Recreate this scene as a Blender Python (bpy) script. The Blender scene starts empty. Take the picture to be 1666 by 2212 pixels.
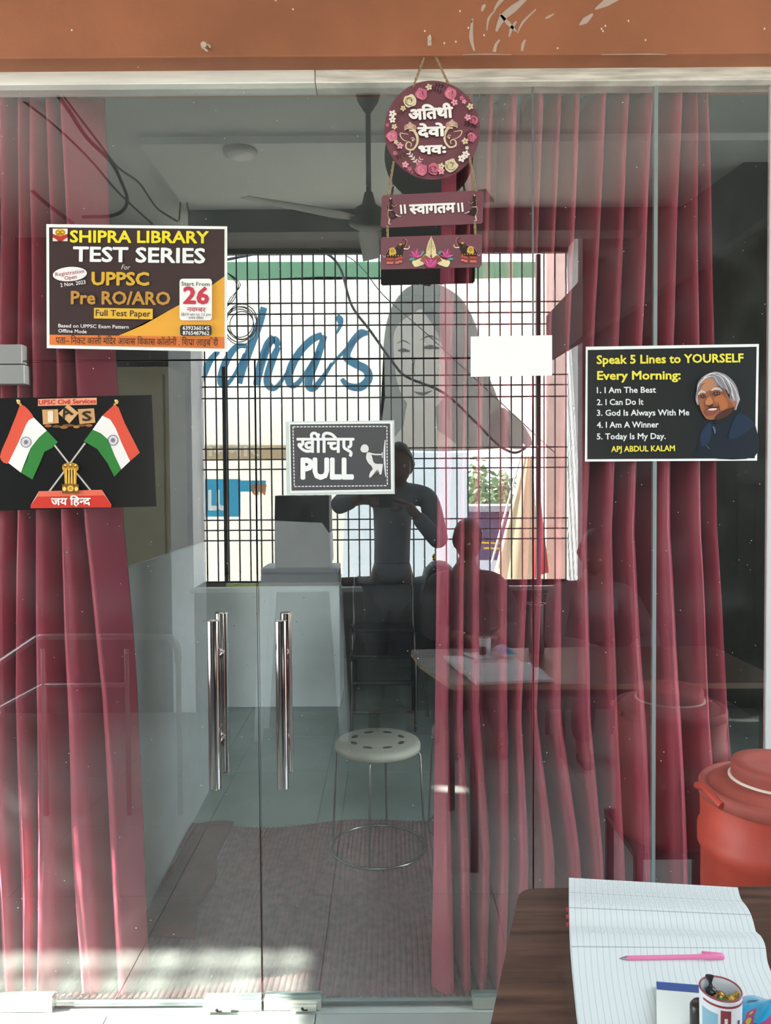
import bpy, bmesh, math, random
from mathutils import Vector, Matrix
random.seed(7)
S = bpy.context.scene
COL = S.collection
# ------------------------------------------------------------------ camera, light, exposure
FX = 1663.0
CAM = Vector((0, -2.2, 1.51))
PITCH, ROLL = math.atan(51 / FX), math.radians(0.4)
_f = Vector((0, math.cos(PITCH), -math.sin(PITCH)))
_r0 = Vector((1, 0, 0)); _u0 = _r0.cross(_f)
_r = _r0 * math.cos(ROLL) - _u0 * math.sin(ROLL)
_u = _u0 * math.cos(ROLL) + _r0 * math.sin(ROLL)
cd = bpy.data.cameras.new('camera'); cam = bpy.data.objects.new('camera', cd); COL.objects.link(cam)
cd.sensor_fit = 'HORIZONTAL'; cd.sensor_width = 36.0; cd.lens = 36 * FX / 1666; cd.clip_start = 0.02
m3 = Matrix((_r, _u, -_f)).transposed()
cam.matrix_world = Matrix.Translation(CAM) @ m3.to_4x4()
S.camera = cam
S.view_settings.view_transform = 'Standard'; S.view_settings.look = 'None'
S.view_settings.gamma = 1.0; S.view_settings.use_curve_mapping = False
S.view_settings.exposure = 0.92
w = bpy.data.worlds.new('sky'); S.world = w; w.use_nodes = True
nt = w.node_tree; bg = nt.nodes['Background']
tc = nt.nodes.new('ShaderNodeTexCoord'); sx = nt.nodes.new('ShaderNodeSeparateXYZ'); rp = nt.nodes.new('ShaderNodeValToRGB')
nt.links.new(tc.outputs['Generated'], sx.inputs[0]); nt.links.new(sx.outputs['Z'], rp.inputs[0]); nt.links.new(rp.outputs[0], bg.inputs[0])
rp.color_ramp.elements[0].position = 0.0; rp.color_ramp.elements[0].color = (0.93, 0.97, 1.0, 1)
rp.color_ramp.elements[1].position = 0.8; rp.color_ramp.elements[1].color = (0.72, 0.86, 1.0, 1)
bg.inputs[1].default_value = 5.2
sd = bpy.data.lights.new('sun', 'SUN'); sun = bpy.data.objects.new('sun', sd); COL.objects.link(sun)
sd.energy = 40.0; sd.color = (1.0, 0.955, 0.87); sd.angle = math.radians(0.75)
SUNDIR = Vector((0.96, 0.17, -0.76)).normalized()
sun.rotation_euler = SUNDIR.to_track_quat('-Z', 'Y').to_euler(); sun.location = (-5, -2, 6)

# ------------------------------------------------------------------ measuring helpers
def ray(px, py):
    return (_f * FX + _r * (px - 833) - _u * (py - 1106)).normalized()
def P(px, py, Y=-0.006):
    d = ray(px, py); return CAM + d * ((Y - CAM.y) / d.y)
def Zp(px, py, z):
    d = ray(px, py); return CAM + d * ((z - CAM.z) / d.z)
def R(px, py, V):                       # the point V metres before the glass whose mirror image sits at that bearing
    p = P(px, py, V); return Vector((p.x, -V, p.z))
def catmull(pts, n=6, closed=False):
    pts = [Vector(p) for p in pts]; L = len(pts); out = []
    rng = range(L) if closed else range(L - 1)
    for i in rng:
        if closed: a, b, c, d = pts[(i-1) % L], pts[i], pts[(i+1) % L], pts[(i+2) % L]
        else: a, b, c, d = pts[max(i-1, 0)], pts[i], pts[i+1], pts[min(i+2, L-1)]
        for k in range(n):
            t = k / n
            out.append(0.5 * ((2*b) + (c-a)*t + (2*a-5*b+4*c-d)*t*t + (3*b-a-3*c+d)*t**3))
    if not closed: out.append(pts[-1])
    return out

# ------------------------------------------------------------------ materials
def lin(h):
    if isinstance(h, str):
        h = h.lstrip('#'); c = [int(h[i:i+2], 16) / 255 for i in (0, 2, 4)]
        return tuple((x / 12.92 if x <= .04045 else ((x + .055) / 1.055) ** 2.4) for x in c) + (1,)
    return tuple(h) + (1,)
MATS = {}
def mat(name, col, rough=0.6, metal=0.0, var=0.0, vscale=8, bump=0.0, bscale=60, stretch=(1,1,1), spec=0.5, trans=0.0, sheen=0.0):
    if name in MATS: return MATS[name]
    m = bpy.data.materials.new(name); MATS[name] = m; m.use_nodes = True
    n, l = m.node_tree.nodes, m.node_tree.links; b = n['Principled BSDF']; c = lin(col)
    b.inputs['Base Color'].default_value = c; b.inputs['Roughness'].default_value = rough
    b.inputs['Metallic'].default_value = metal; b.inputs['Specular IOR Level'].default_value = spec
    if sheen: b.inputs['Sheen Weight'].default_value = sheen
    if var or bump:
        t = n.new('ShaderNodeTexCoord'); mp = n.new('ShaderNodeMapping'); mp.inputs['Scale'].default_value = stretch
        l.new(t.outputs['Object'], mp.inputs[0])
    if var:
        no = n.new('ShaderNodeTexNoise'); no.inputs['Scale'].default_value = vscale; no.inputs['Detail'].default_value = 6
        l.new(mp.outputs[0], no.inputs['Vector'])
        r = n.new('ShaderNodeValToRGB'); r.color_ramp.elements[0].position = .3; r.color_ramp.elements[1].position = .7
        r.color_ramp.elements[0].color = tuple(x * (1 - var) for x in c[:3]) + (1,)
        r.color_ramp.elements[1].color = tuple(min(1, x * (1 + var)) for x in c[:3]) + (1,)
        l.new(no.outputs[0], r.inputs[0]); l.new(r.outputs[0], b.inputs['Base Color'])
    if bump:
        no = n.new('ShaderNodeTexNoise'); no.inputs['Scale'].default_value = bscale; no.inputs['Detail'].default_value = 4
        l.new(mp.outputs[0], no.inputs['Vector'])
        bp = n.new('ShaderNodeBump'); bp.inputs['Strength'].default_value = bump; bp.inputs['Distance'].default_value = .004
        l.new(no.outputs[0], bp.inputs['Height']); l.new(bp.outputs[0], b.inputs['Normal'])
    if trans:
        tr = n.new('ShaderNodeBsdfTranslucent'); tr.inputs[0].default_value = c
        mx = n.new('ShaderNodeMixShader'); mx.inputs[0].default_value = trans
        l.new(b.outputs[0], mx.inputs[1]); l.new(tr.outputs[0], mx.inputs[2]); l.new(mx.outputs[0], n['Material Output'].inputs[0])
    return m
def ink(h):                                                          # printing ink, one per colour
    return mat('ink_' + h.strip('#'), h, .45, spec=.3)
def glass_mat(name, tint, refl, dust):
    m = bpy.data.materials.new(name); MATS[name] = m; m.use_nodes = True
    n, l = m.node_tree.nodes, m.node_tree.links; n.remove(n['Principled BSDF']); out = n['Material Output']
    tr = n.new('ShaderNodeBsdfTransparent'); tr.inputs[0].default_value = tuple(tint) + (1,)
    gl = n.new('ShaderNodeBsdfGlossy'); gl.inputs['Roughness'].default_value = 0.0; gl.inputs[0].default_value = (.96, 1, .99, 1)
    lw = n.new('ShaderNodeLayerWeight'); lw.inputs[0].default_value = .5
    mr = n.new('ShaderNodeMapRange'); mr.inputs[1].default_value = 0; mr.inputs[2].default_value = 1
    mr.inputs[3].default_value = refl; mr.inputs[4].default_value = .95 if refl else 0
    pw = n.new('ShaderNodeMath'); pw.operation = 'POWER'; pw.inputs[1].default_value = 3.5
    l.new(lw.outputs['Facing'], pw.inputs[0]); l.new(pw.outputs[0], mr.inputs[0])
    mx = n.new('ShaderNodeMixShader'); l.new(mr.outputs[0], mx.inputs[0]); l.new(tr.outputs[0], mx.inputs[1]); l.new(gl.outputs[0], mx.inputs[2])
    df = n.new('ShaderNodeBsdfDiffuse'); df.inputs[0].default_value = (.75, .8, .8, 1)
    t = n.new('ShaderNodeTexCoord'); no = n.new('ShaderNodeTexNoise'); no.inputs['Scale'].default_value = 5; no.inputs['Detail'].default_value = 8
    no.inputs['Distortion'].default_value = 1.2
    l.new(t.outputs['Object'], no.inputs['Vector'])
    r2 = n.new('ShaderNodeMapRange'); r2.inputs[1].default_value = .45; r2.inputs[2].default_value = .75; r2.inputs[3].default_value = dust * .4; r2.inputs[4].default_value = dust * 2.0
    l.new(no.outputs[0], r2.inputs[0])
    vo = n.new('ShaderNodeTexVoronoi'); vo.inputs['Scale'].default_value = 26; l.new(t.outputs['Object'], vo.inputs['Vector'])
    lt = n.new('ShaderNodeMath'); lt.operation = 'LESS_THAN'; lt.inputs[1].default_value = .045; l.new(vo.outputs[0], lt.inputs[0])
    sc = n.new('ShaderNodeMath'); sc.operation = 'MULTIPLY'; sc.inputs[1].default_value = .35; l.new(lt.outputs[0], sc.inputs[0])
    ad = n.new('ShaderNodeMath'); ad.operation = 'ADD'; l.new(r2.outputs[0], ad.inputs[0]); l.new(sc.outputs[0], ad.inputs[1])
    m2 = n.new('ShaderNodeMixShader'); l.new(ad.outputs[0], m2.inputs[0]); l.new(mx.outputs[0], m2.inputs[1]); l.new(df.outputs[0], m2.inputs[2])
    l.new(m2.outputs[0], out.inputs[0]); return m
GLASS = glass_mat('door_glass', (.94, .975, .965), .21, .021)
GBACK = glass_mat('door_glass_inner', (.97, .99, .985), .0, .0)
GEDGE = mat('glass_edge', '#24423f', .2, spec=.6)

# ------------------------------------------------------------------ objects
WL = {}
def tag(o, label=None, cat=None, group=None, kind=None):
    if label: o['label'] = label
    if cat: o['category'] = cat
    if group: o['group'] = group
    if kind: o['kind'] = kind
    return o
def thing(name, loc, label=None, cat=None, group=None, kind=None):
    o = bpy.data.objects.new(name, None); COL.objects.link(o); o.location = loc; WL[o] = Vector(loc); o.empty_display_size = .05
    return tag(o, label, cat, group, kind)
def link(name, me, parent=None, base=None):
    """mesh in world coordinates -> object whose origin sits at its base, parented without moving"""
    if base is None:
        if len(me.vertices):
            xs = [v.co for v in me.vertices]
            base = Vector(((min(v.x for v in xs) + max(v.x for v in xs)) / 2, (min(v.y for v in xs) + max(v.y for v in xs)) / 2, min(v.z for v in xs)))
        else: base = Vector((0, 0, 0))
    me.transform(Matrix.Translation(-base))
    o = bpy.data.objects.new(name, me); COL.objects.link(o); WL[o] = Vector(base)
    if parent is not None: o.parent = parent; o.location = base - WL[parent]
    else: o.location = base
    return o
def dup(o, loc=None, parent=None, children=True, rz=0):
    c = o.copy(); COL.objects.link(c)
    if parent is not None: c.parent = parent
    if loc is not None: c.location = loc
    if rz: c.rotation_euler.z = rz
    WL[c] = Vector(c.location)
    if children:
        for ch in o.children: dup(ch, None, c)
    return c
class MB:
    def __init__(s): s.v = []; s.f = []; s.m = []; s.sm = []; s.mats = []
    def _mi(s, m):
        if m not in s.mats: s.mats.append(m)
        return s.mats.index(m)
    def add(s, vs, fs, m, smooth=False):
        o = len(s.v); s.v += [tuple(v) for v in vs]; mi = s._mi(m)
        for f in fs: s.f.append(tuple(i + o for i in f)); s.m.append(mi); s.sm.append(smooth)
        return s
    def box(s, a, b, m):
        (x0, y0, z0), (x1, y1, z1) = a, b
        v = [(x0,y0,z0),(x1,y0,z0),(x1,y1,z0),(x0,y1,z0),(x0,y0,z1),(x1,y0,z1),(x1,y1,z1),(x0,y1,z1)]
        return s.add(v, [(0,3,2,1),(4,5,6,7),(0,1,5,4),(1,2,6,5),(2,3,7,6),(3,0,4,7)], m)
    def bar(s, p0, p1, w, t, m, up=(0,0,1)):
        p0, p1 = Vector(p0), Vector(p1); d = (p1 - p0).normalized(); u = Vector(up)
        if abs(d.dot(u)) > .95: u = Vector((0, 1, 0))
        a = d.cross(u).normalized() * w / 2; b = a.cross(d).normalized() * t / 2
        v = [p + i * a + j * b for p in (p0, p1) for i, j in ((-1,-1),(1,-1),(1,1),(-1,1))]
        return s.add(v, [(3,2,1,0),(4,5,6,7),(0,1,5,4),(1,2,6,5),(2,3,7,6),(3,0,4,7)], m)
    def tube(s, pts, r, m, n=8, closed=False, caps=True):
        pts = [Vector(p) for p in pts]; L = len(pts); rs = r if isinstance(r, (list, tuple)) else [r] * L
        vs = []; prev = None
        for i, p in enumerate(pts):
            if closed: d = (pts[(i+1) % L] - pts[i-1]).normalized()
            else: d = (pts[min(i+1, L-1)] - pts[max(i-1, 0)]).normalized()
            if prev is None:
                a = d.cross(Vector((0, 0, 1)));
                if a.length < .05: a = d.cross(Vector((0, 1, 0)))
            else: a = prev - d * prev.dot(d)
            a.normalize(); prev = a; b = d.cross(a)
            for k in range(n):
                t = 2 * math.pi * k / n; vs.append(p + (a * math.cos(t) + b * math.sin(t)) * rs[i])
        fs = []
        for i in range(L if closed else L - 1):
            j = (i + 1) % L
            for k in range(n): fs.append((i*n+k, i*n+(k+1) % n, j*n+(k+1) % n, j*n+k))
        s.add(vs, fs, m, True)
        if caps and not closed: s.add(vs[:n], [tuple(range(n))[::-1]], m); s.add(vs[-n:], [tuple(range(n))], m)
        return s
    def lathe(s, prof, c, m, n=32, axis='z'):
        vs = []
        for (r, h) in prof:
            for k in range(n):
                t = 2 * math.pi * k / n; vs.append((c[0] + r * math.cos(t), c[1] + r * math.sin(t), c[2] + h))
        fs = [(i*n+k, i*n+(k+1) % n, (i+1)*n+(k+1) % n, (i+1)*n+k) for i in range(len(prof)-1) for k in range(n)]
        return s.add(vs, fs, m, True)
    def ngon(s, pts, m): return s.add(pts, [tuple(range(len(pts)))], m)
    def mesh(s, me, m, smooth=True):
        return s.add([v.co for v in me.vertices], [tuple(p.vertices) for p in me.polygons], m, smooth)
    def grid(s, rows, m, smooth=True):
        nr, nc = len(rows), len(rows[0]); vs = [v for r_ in rows for v in r_]
        return s.add(vs, [(i*nc+j, i*nc+j+1, (i+1)*nc+j+1, (i+1)*nc+j) for i in range(nr-1) for j in range(nc-1)], m, smooth)
    def me(s, name):
        me = bpy.data.meshes.new(name); me.from_pydata(s.v, [], s.f)
        for m in s.mats: me.materials.append(m)
        me.polygons.foreach_set('material_index', s.m); me.polygons.foreach_set('use_smooth', s.sm); me.update(); return me
    def out(s, name, parent=None, base=None, bevel=0, seg=2):
        o = link(name, s.me(name), parent, base)
        if bevel:
            b = o.modifiers.new('bevel', 'BEVEL'); b.width = bevel; b.segments = seg; b.limit_method = 'ANGLE'
        return o

# flat print: everything is laid out in the photograph's pixel frame of the sheet and put on the sheet's own plane
class Print:
    def __init__(s, Y, layer=0): s.mb = MB(); s.Y = Y; s.k = layer
    def pt(s, p): return P(p[0], p[1], s.Y - .00035 * s.k)
    def poly(s, pts, col, up=True):
        if up: s.k += 1
        q = [s.pt(p) for p in pts]
        bm = bmesh.new(); vs = [bm.verts.new(p) for p in q]
        try: f = bm.faces.new(vs)
        except Exception: bm.free(); return s
        bmesh.ops.triangulate(bm, faces=[f]); bm.verts.index_update()
        s.mb.add([v.co.copy() for v in bm.verts], [tuple(v.index for v in f.verts) for f in bm.faces], ink(col)); bm.free(); return s
    def spl(s, pts, col, n=5): return s.poly([(v.x, v.y) for v in catmull([(p[0], p[1], 0) for p in pts], n, True)], col)
    def ell(s, c, rx, ry, col, n=20, rot=0, up=True):
        ca, sa = math.cos(rot), math.sin(rot)
        return s.poly([(c[0] + rx*math.cos(t)*ca - ry*math.sin(t)*sa, c[1] + rx*math.cos(t)*sa + ry*math.sin(t)*ca) for t in [2*math.pi*k/n for k in range(n)]], col, up)
    def rib(s, pts, wd, col, n=5, up=True):
        if up: s.k += 1
        c = catmull([(p[0], p[1], 0) for p in pts], n); L = len(c)
        ws = wd if isinstance(wd, (list, tuple)) else [wd] * 2
        vs = []
        for i, p in enumerate(c):
            d = (c[min(i+1, L-1)] - c[max(i-1, 0)]).normalized(); nn = Vector((-d.y, d.x, 0))
            t = i / (L-1) * (len(ws)-1); a = int(min(t, len(ws)-2)); wv = ws[a] + (ws[a+1]-ws[a]) * (t-a)
            vs += [s.pt(p + nn * wv / 2), s.pt(p - nn * wv / 2)]
        s.mb.add(vs, [(2*i, 2*i+1, 2*i+3, 2*i+2) for i in range(L-1)], ink(col)); return s
    def ring(s, c, r, wd, col, n=24):
        s.rib([(c[0] + r*math.cos(t), c[1] + r*math.sin(t)) for t in [2*math.pi*k/n for k in range(n+1)]], wd, col, 1); return s
    def quad(s, x0, y0, x1, y1, col): return s.poly([(x0,y0),(x1,y0),(x1,y1),(x0,y1)], col)
    def text(s, body, x0, y0, x1, y1, h, col, bold=0.02, shear=0.0):
        """baseline from (x0,y0) to (x1,y1), h = pixel height of a capital (or of the Devanagari head line)"""
        s.k += 1
        tris, wdt, cap = glyphs(body, bold)
        dx, dy = (x1-x0) / wdt, (y1-y0) / wdt; k = h / cap; sl = (y1-y0) / max(1e-6, x1-x0)
        L = math.hypot(1, sl)
        s.mb.add([s.pt((x0 + v[0]*dx + (v[1]*k)*(sl/L) + shear*v[1]*k, y0 + v[0]*dy - v[1]*k)) + Vector((0, -.00003 * (v[2] if len(v) > 2 else 0), 0)) for v in tris[0]], tris[1], ink(col)); return s
    def out(s, name, parent, label=None):
        o = s.mb.out(name, parent)
        if label: o['label'] = label
        return o
def _raw(body, bold):
    c = bpy.data.curves.new('t', 'FONT'); c.body = body; c.size = 1; c.resolution_u = 2
    o = bpy.data.objects.new('t', c); me = bpy.data.meshes.new_from_object(o)
    bpy.data.objects.remove(o); bpy.data.curves.remove(c); return me
def glyphs(body, bold):
    dev = any('\u0900' <= ch <= '\u097f' for ch in body)
    pieces = []; cur = ''
    i = 0
    while i < len(body):
        if i + 1 < len(body) and body[i+1] in '~^`':
            if body[i+1] == '~':
                if cur: pieces.append((cur, '')); cur = ''
                pieces.append((body[i], '~'))
            else:
                if cur: pieces.append((cur, '')); cur = ''
                pieces.append((body[i], body[i+1]))
            i += 2
        else: cur += body[i]; i += 1
    if cur: pieces.append((cur, ''))
    V, F, x = [], [], 0.0
    for s_, kd in pieces:
        lead = len(s_) - len(s_.lstrip(' ')); me = _raw(s_.strip(' ') or '.', bold)
        x += lead * .26
        bm = bmesh.new(); bm.from_mesh(me); bpy.data.meshes.remove(me)
        mx = max(v.co.x for v in bm.verts); mn = min(v.co.x for v in bm.verts)
        if kd == '~':
            cut = mn + (mx - mn) * .70
            bmesh.ops.bisect_plane(bm, geom=bm.verts[:] + bm.edges[:] + bm.faces[:], plane_co=(cut, 0, 0), plane_no=(1, 0, 0), clear_outer=True)
            mx = cut
        bm.verts.index_update(); o = len(V)
        V += [(v.co.x - mn + x, v.co.y) for v in bm.verts]; F += [tuple(v.index + o for v in f.verts) for f in bm.faces]
        if kd == '^':                                                # the slanting stroke of a following r
            o = len(V); q = x + (mx - mn) * .72
            V += [(q, .27), (q + .07, .2), (q - .14, .02), (q - .19, .06)]; F.append((o, o+1, o+2, o+3))
        if kd == '`':
            o = len(V); q = x + (mx - mn) * .8
            V += [(q, .62), (q + .05, .62), (q + .02, .74), (q + .12, .86), (q + .10, .90), (q - .03, .76)]; F += [(o, o+1, o+2, o+5), (o+2, o+3, o+4, o+5)]
        bm.free(); x += (mx - mn) - (.012 if dev else 0) + (len(s_) - len(s_.rstrip(' '))) * .26
    if bold > .004:
        V0, F0, n0 = V, F, len(V); V, F = list(V0), list(F0); K = 8 if bold > .02 else 4
        for k in range(K):
            a = 2 * math.pi * (k + .5) / K; V += [(p[0] + bold*math.cos(a), p[1] + bold*math.sin(a), k + 1) for p in V0]; F += [tuple(i + n0*(k+1) for i in f) for f in F0]
    return (V, F), x, (.622 if dev else .69)
# ------------------------------------------------------------------ shop front: beam, channel, posts
def W(px, py=1100): return P(px, py, 0).x
zT = P(833, 775, 0).z; zH = P(833, 177, 0).z; xJ = W(1151); xK = W(1413.5); xD = W(554.5); xP = W(1655.5); xL = W(-70)
brown = mat('brown_paint', '#935a3c', .62, var=.16, vscale=3.5, bump=.25, bscale=40)
def beam_mat():
    m = brown.copy(); n, l = m.node_tree.nodes, m.node_tree.links; b = n['Principled BSDF']
    src = b.inputs['Base Color'].links[0].from_socket
    t = n.new('ShaderNodeTexCoord'); vo = n.new('ShaderNodeTexVoronoi'); vo.inputs['Scale'].default_value = 9
    mp = n.new('ShaderNodeMapping'); mp.inputs['Scale'].default_value = (1.4, 1, 1.0); l.new(t.outputs['Object'], mp.inputs[0]); l.new(mp.outputs[0], vo.inputs['Vector'])
    lt = n.new('ShaderNodeMath'); lt.operation = 'LESS_THAN'; lt.inputs[1].default_value = .035; l.new(vo.outputs[0], lt.inputs[0])
    mx = n.new('ShaderNodeMixRGB'); mx.inputs[2].default_value = lin('#c9bcae'); l.new(lt.outputs[0], mx.inputs[0]); l.new(src, mx.inputs[1]); l.new(mx.outputs[0], b.inputs['Base Color'])
    return m
BEAMY = -0.10
zb = P(833, 121, BEAMY).z
wf = thing('wall_front', (0, BEAMY, zb), kind='structure')
MB().box((-2.6, BEAMY, zb), (2.6, .12, 3.6), beam_mat()).out('beam', wf, bevel=.004)
zlb = P(833, 135, -.06).z; zHd = P(833, 178, -.034).z
MB().box((-2.6, -.06, zlb), (2.6, .08, zb + .05), mat('brown_lip', '#7c4c3a', .5, var=.2, vscale=12)).out('beam_lip', wf)
# dried white paint smears on the beam
pr = Print(BEAMY - .0006)
for pts, wd in [([(1025,110),(1018,80),(1021,40)], [3,9,3]), ([(1072,68),(1085,40),(1110,18),(1138,-4)], [4,14,16,6]), ([(1080,30),(1098,50),(1116,68)], [3,9,3]),
                ([(1100,80),(1106,60),(1116,46)], [2,8,3]), ([(1118,72),(1130,48),(1158,20)], [2,5,3]), ([(1052,66),(1056,40),(1070,22)], [2,5,2]),
                ([(1068,22),(1078,6),(1090,-4)], [3,8,5]), ([(1178,40),(1186,36),(1197,30)], [2,6,2]), ([(1252,54),(1265,44),(1281,30)], [2,14,4]),
                ([(1286,20),(1310,6),(1336,-6)], [3,16,12]), ([(1068,112),(1072,96),(1080,86)], [8,6,3]), ([(1128,110),(1130,96),(1135,86)], [5,7,3]), ([(1041,24),(1045,14),(1049,10)], [4,8,3]),
                ([(1300,118),(1400,117),(1440,118)], [1,2,1]), ([(1000,118),(1050,117),(1105,118)], [1,2,1])]:
    pr.rib(pts, wd, '#b3a295', 4, up=False)
for x, y in [(994,24),(1303,67),(1300,62),(1308,56),(1358,45),(918,67),(985,90),(1652,62),(633,20),(155,65),(1012,60),(1046,76),(1205,104),(1019,46),(960,93)]:
    pr.ell((x, y), 2, 2.6, '#d8ccc0', 6, up=False)
pr.out('paint_smear', wf, 'dried whitish paint smears')
alu = mat('brushed_aluminium', '#e4e9e3', .38, .25, var=.10, vscale=4, stretch=(1, 1, 14))
aluold = mat('weathered_aluminium', '#d6d8cf', .45, .25, var=.3, vscale=7, stretch=(1.2, 1, 16))
xs = W(683, 150)
tag(MB().box((-2.6, -.034, zHd), (xs - .0008, .034, zlb + .003), alu).out('trim_1', bevel=.002), kind='structure')
tag(MB().box((xs + .0008, -.034, zHd), (2.6, .034, zlb + .003), aluold).out('trim_2', bevel=.002), kind='structure')
tag(MB().box((xP, -.008, 0), (xP + .07, .008, zH), mat('post_aluminium', '#bcc8c6', .5, .0)).out('trim_3', bevel=.002), kind='structure')
tag(MB().box((-2.6, -.03, -.03), (2.6, .06, .001), mat('threshold_stone', '#aab4ae', .4, var=.1)).out('trim_4'), kind='structure')
# ------------------------------------------------------------------ glass
def pane(name, x0, x1, z0, z1, parent=None):
    b = MB(); b.box((x0, -.005, z0), (x1, .005, z1), GLASS)
    b.mats += [GEDGE, GBACK]
    for i, f in enumerate(b.f):
        ys = {round(b.v[k][1], 4) for k in f}
        if len(ys) == 2: b.m[i] = 1
        elif max(ys) > 0: b.m[i] = 2
    return b.out(name, parent)
g = .0025
tag(pane('window_1', xL, xJ - g*.6, zT + .002, zH + .02), kind='structure')
tag(pane('window_2', xJ + g, xK - .002, .004, zH + .02), kind='structure')
tag(pane('window_3', xK + .002, xP + .004, .004, zH + .02), kind='structure')
sil = mat('silicone_joint', '#7f8c8b', .5)
tag(MB().box((xK - .0052, -.0053, .004), (xK + .0052, .0075, zH), sil).out('trim_5'), kind='structure')
tag(MB().box((xJ - .002, -.0053, zT), (xJ + .003, .006, zH), mat('joint_grey', '#66706f', .5)).out('trim_6'), kind='structure')
chrome = mat('polished_steel', '#cfc9c6', .09, 1.0)
satin = mat('satin_steel_fitting', '#c9ccc2', .33, .75)
def door(name, x0, x1):
    d = thing(name, ((x0 + x1) / 2, 0, .012), kind='structure')
    pane('pane', x0, x1, .012, zT - .003, d); return d
d1 = door('door_1', xL, xD - .0018); d2 = door('door_2', xD + .0032, xJ - g)
def handle(parent, px, ptop, pbot, pin):
    for s_, xx in ((-1, px), (1, pin)):
        Y = .068 * s_; x = P(xx, 1500, Y).x
        zt = P(xx, ptop, -.068).z; zl = P(xx, pbot, -.068).z
        h = MB(); h.tube([(x, Y, zl), (x, Y, zt)], .0165, chrome, 24, caps=False)
        for z, q in ((zt, 1), (zl, -1)):
            h.lathe([(.0165, 0), (.0155, .0012 * q), (.013, .0016 * q), (.0001, .0018 * q)], (x, Y, z), chrome, 24)
        o = h.out('pull_handle', parent)
        o['label'] = 'outer polished steel bar handle' if s_ < 0 else 'inner polished steel bar handle'
        for z in (zt - .11, zl + .11):
            st = MB(); st.tube([(x, Y - .010 * s_, z), (x, .006 * s_, z)], .0085, chrome, 14)
            st.tube([(x, .013 * s_, z), (x, .005 * s_, z)], .0145, chrome, 18); st.out('standoff', o)
hx = (W(463), W(609))
handle(d1, 463, 1341, 1702, 478.5); handle(d2, 609, 1341, 1702, 619.5)
def fitting(parent, name, px0, px1, py0, py1, lock=None, label=None):
    x0, x1 = P(px0, py0, -.02).x, P(px1, py0, -.02).x; z1, z0 = P(px0, py0, -.02).z, P(px0, py1, -.02).z
    z0 = max(z0, .003)
    o = MB().box((x0, -.02, z0), (x1, .02, z1), satin).out(name, parent, bevel=.0012)
    if label: o['label'] = label
    b = MB().box((x0 + .002, -.012, z1), (x1 - .002, .012, z1 + .006), mat('seal_grey', '#7d8f8b', .5)); b.out('gasket', o)
    if lock:
        a, c = P(lock[0], py0 + 8, -.027).x, P(lock[1], py0 + 8, -.027).x
        zz1, zz0 = z1 - .012, z0 + .006
        l_ = MB().box((a, -.034, zz0), (c, -.02, zz1), satin).out('lock_cover', o, bevel=.0015)
        zc = (zz0 + zz1) / 2; xc = (a + c) / 2; dark = mat('keyhole_black', '#2a2622', .6)
        k = MB(); k.tube([(xc - .004, -.0345, zc + .002), (xc - .004, -.033, zc + .002)], .0045, dark, 14)
        k.box((xc - .004, -.0345, zc - .004), (xc + .011, -.033, zc + .001), dark); k.out('keyhole', o)
    return o
fitting(d1, 'pivot_fitting', -70, 112, 2162, 2200, label='grey pivot patch at the door foot')
fitting(d1, 'lock_fitting', 438, 565, 2165, 2200, (445, 500))
fitting(d2, 'lock_fitting', 570, 694, 2161, 2200, (630, 684))
fitting(d2, 'pivot_fitting', 1022, 1150, 2158, 2198)
for (a, b, c, d, par, nm) in ((-60, 47, 744, 786, None, 'trim_7'), (-60, 52, 788, 829, d1, 'pivot_fitting')):
    x0, x1 = P(a, c, -.02).x, P(b, c, -.02).x; z1, z0 = P(0, c, -.02).z, P(0, d, -.02).z
    o = MB().box((x0, -.02, z0), (x1, .02, z1), mat('grey_patch_steel', '#a9acaa', .35, .7)).out(nm, par, bevel=.0012)
    if par is None: tag(o, kind='structure')
# ------------------------------------------------------------------ floors, walls, ceiling
tileA = mat('floor_tile_outer', '#949b95', .28, var=.06, vscale=3)
tileB = mat('floor_tile_inner', '#93a39c', .22, var=.10, vscale=3)
fl = thing('floor', (0, -1.5, 0), kind='structure')
MB().box((-2.6, -3.4, -.06), (2.6, 0, -.006), mat('grout', '#6d736e', .9)).out('screed', fl)
proto = None
for i in range(9):
    for j in range(6):
        c = Vector((-2.31 + i * .6, -.33 - j * .6, -.006))
        if c.x > 2.6: continue
        if proto is None: proto = MB().box((c.x - .2985, c.y - .2985, -.006), (c.x + .2985, c.y + .2985, 0), tileA).out('tile', fl)
        else: dup(proto, c - WL[fl], fl)
f2 = thing('floor', (0, 2, 0), kind='structure')
MB().box((-2.6, .06, -.06), (2.4, 4.6, -.006), MATS['grout']).out('screed', f2)
proto = None
for i in range(9):
    for j in range(8):
        c = Vector((-2.42 + i * .6, .36 + j * .6, -.006))
        if c.x > 2.4 or c.y > 4.6: continue
        if proto is None: proto = MB().box((c.x - .2985, c.y - .2985, -.006), (c.x + .2985, c.y + .2985, 0), tileB).out('tile', f2)
        else: dup(proto, c - WL[f2], f2)
CZ = 3.2
ceilm = mat('ceiling_paint', '#c2cac8', .8, var=.05, vscale=2)
b = MB().box((-2.6, -3.35, CZ), (2.6, -.10, CZ + .12), ceilm); tag(b.out('ceiling'), kind='structure')
bx0 = R(330, 380, 1.75).x
tag(MB().box((bx0, -2.42, CZ - .035), (2.6, -1.55, CZ), mat('ceiling_panel', '#d5dcda', .8)).out('ceiling_panel'), kind='structure')
tag(MB().box((bx0, -2.62, 3.045), (2.6, -2.46, CZ), mat('dark_beam', '#4c4f50', .7)).out('ceiling_beam'), kind='structure')
wallm = mat('verandah_wall', '#6b6d6b', .8, var=.1); wdark = mat('dark_wall', '#34302f', .8, var=.15)
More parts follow.
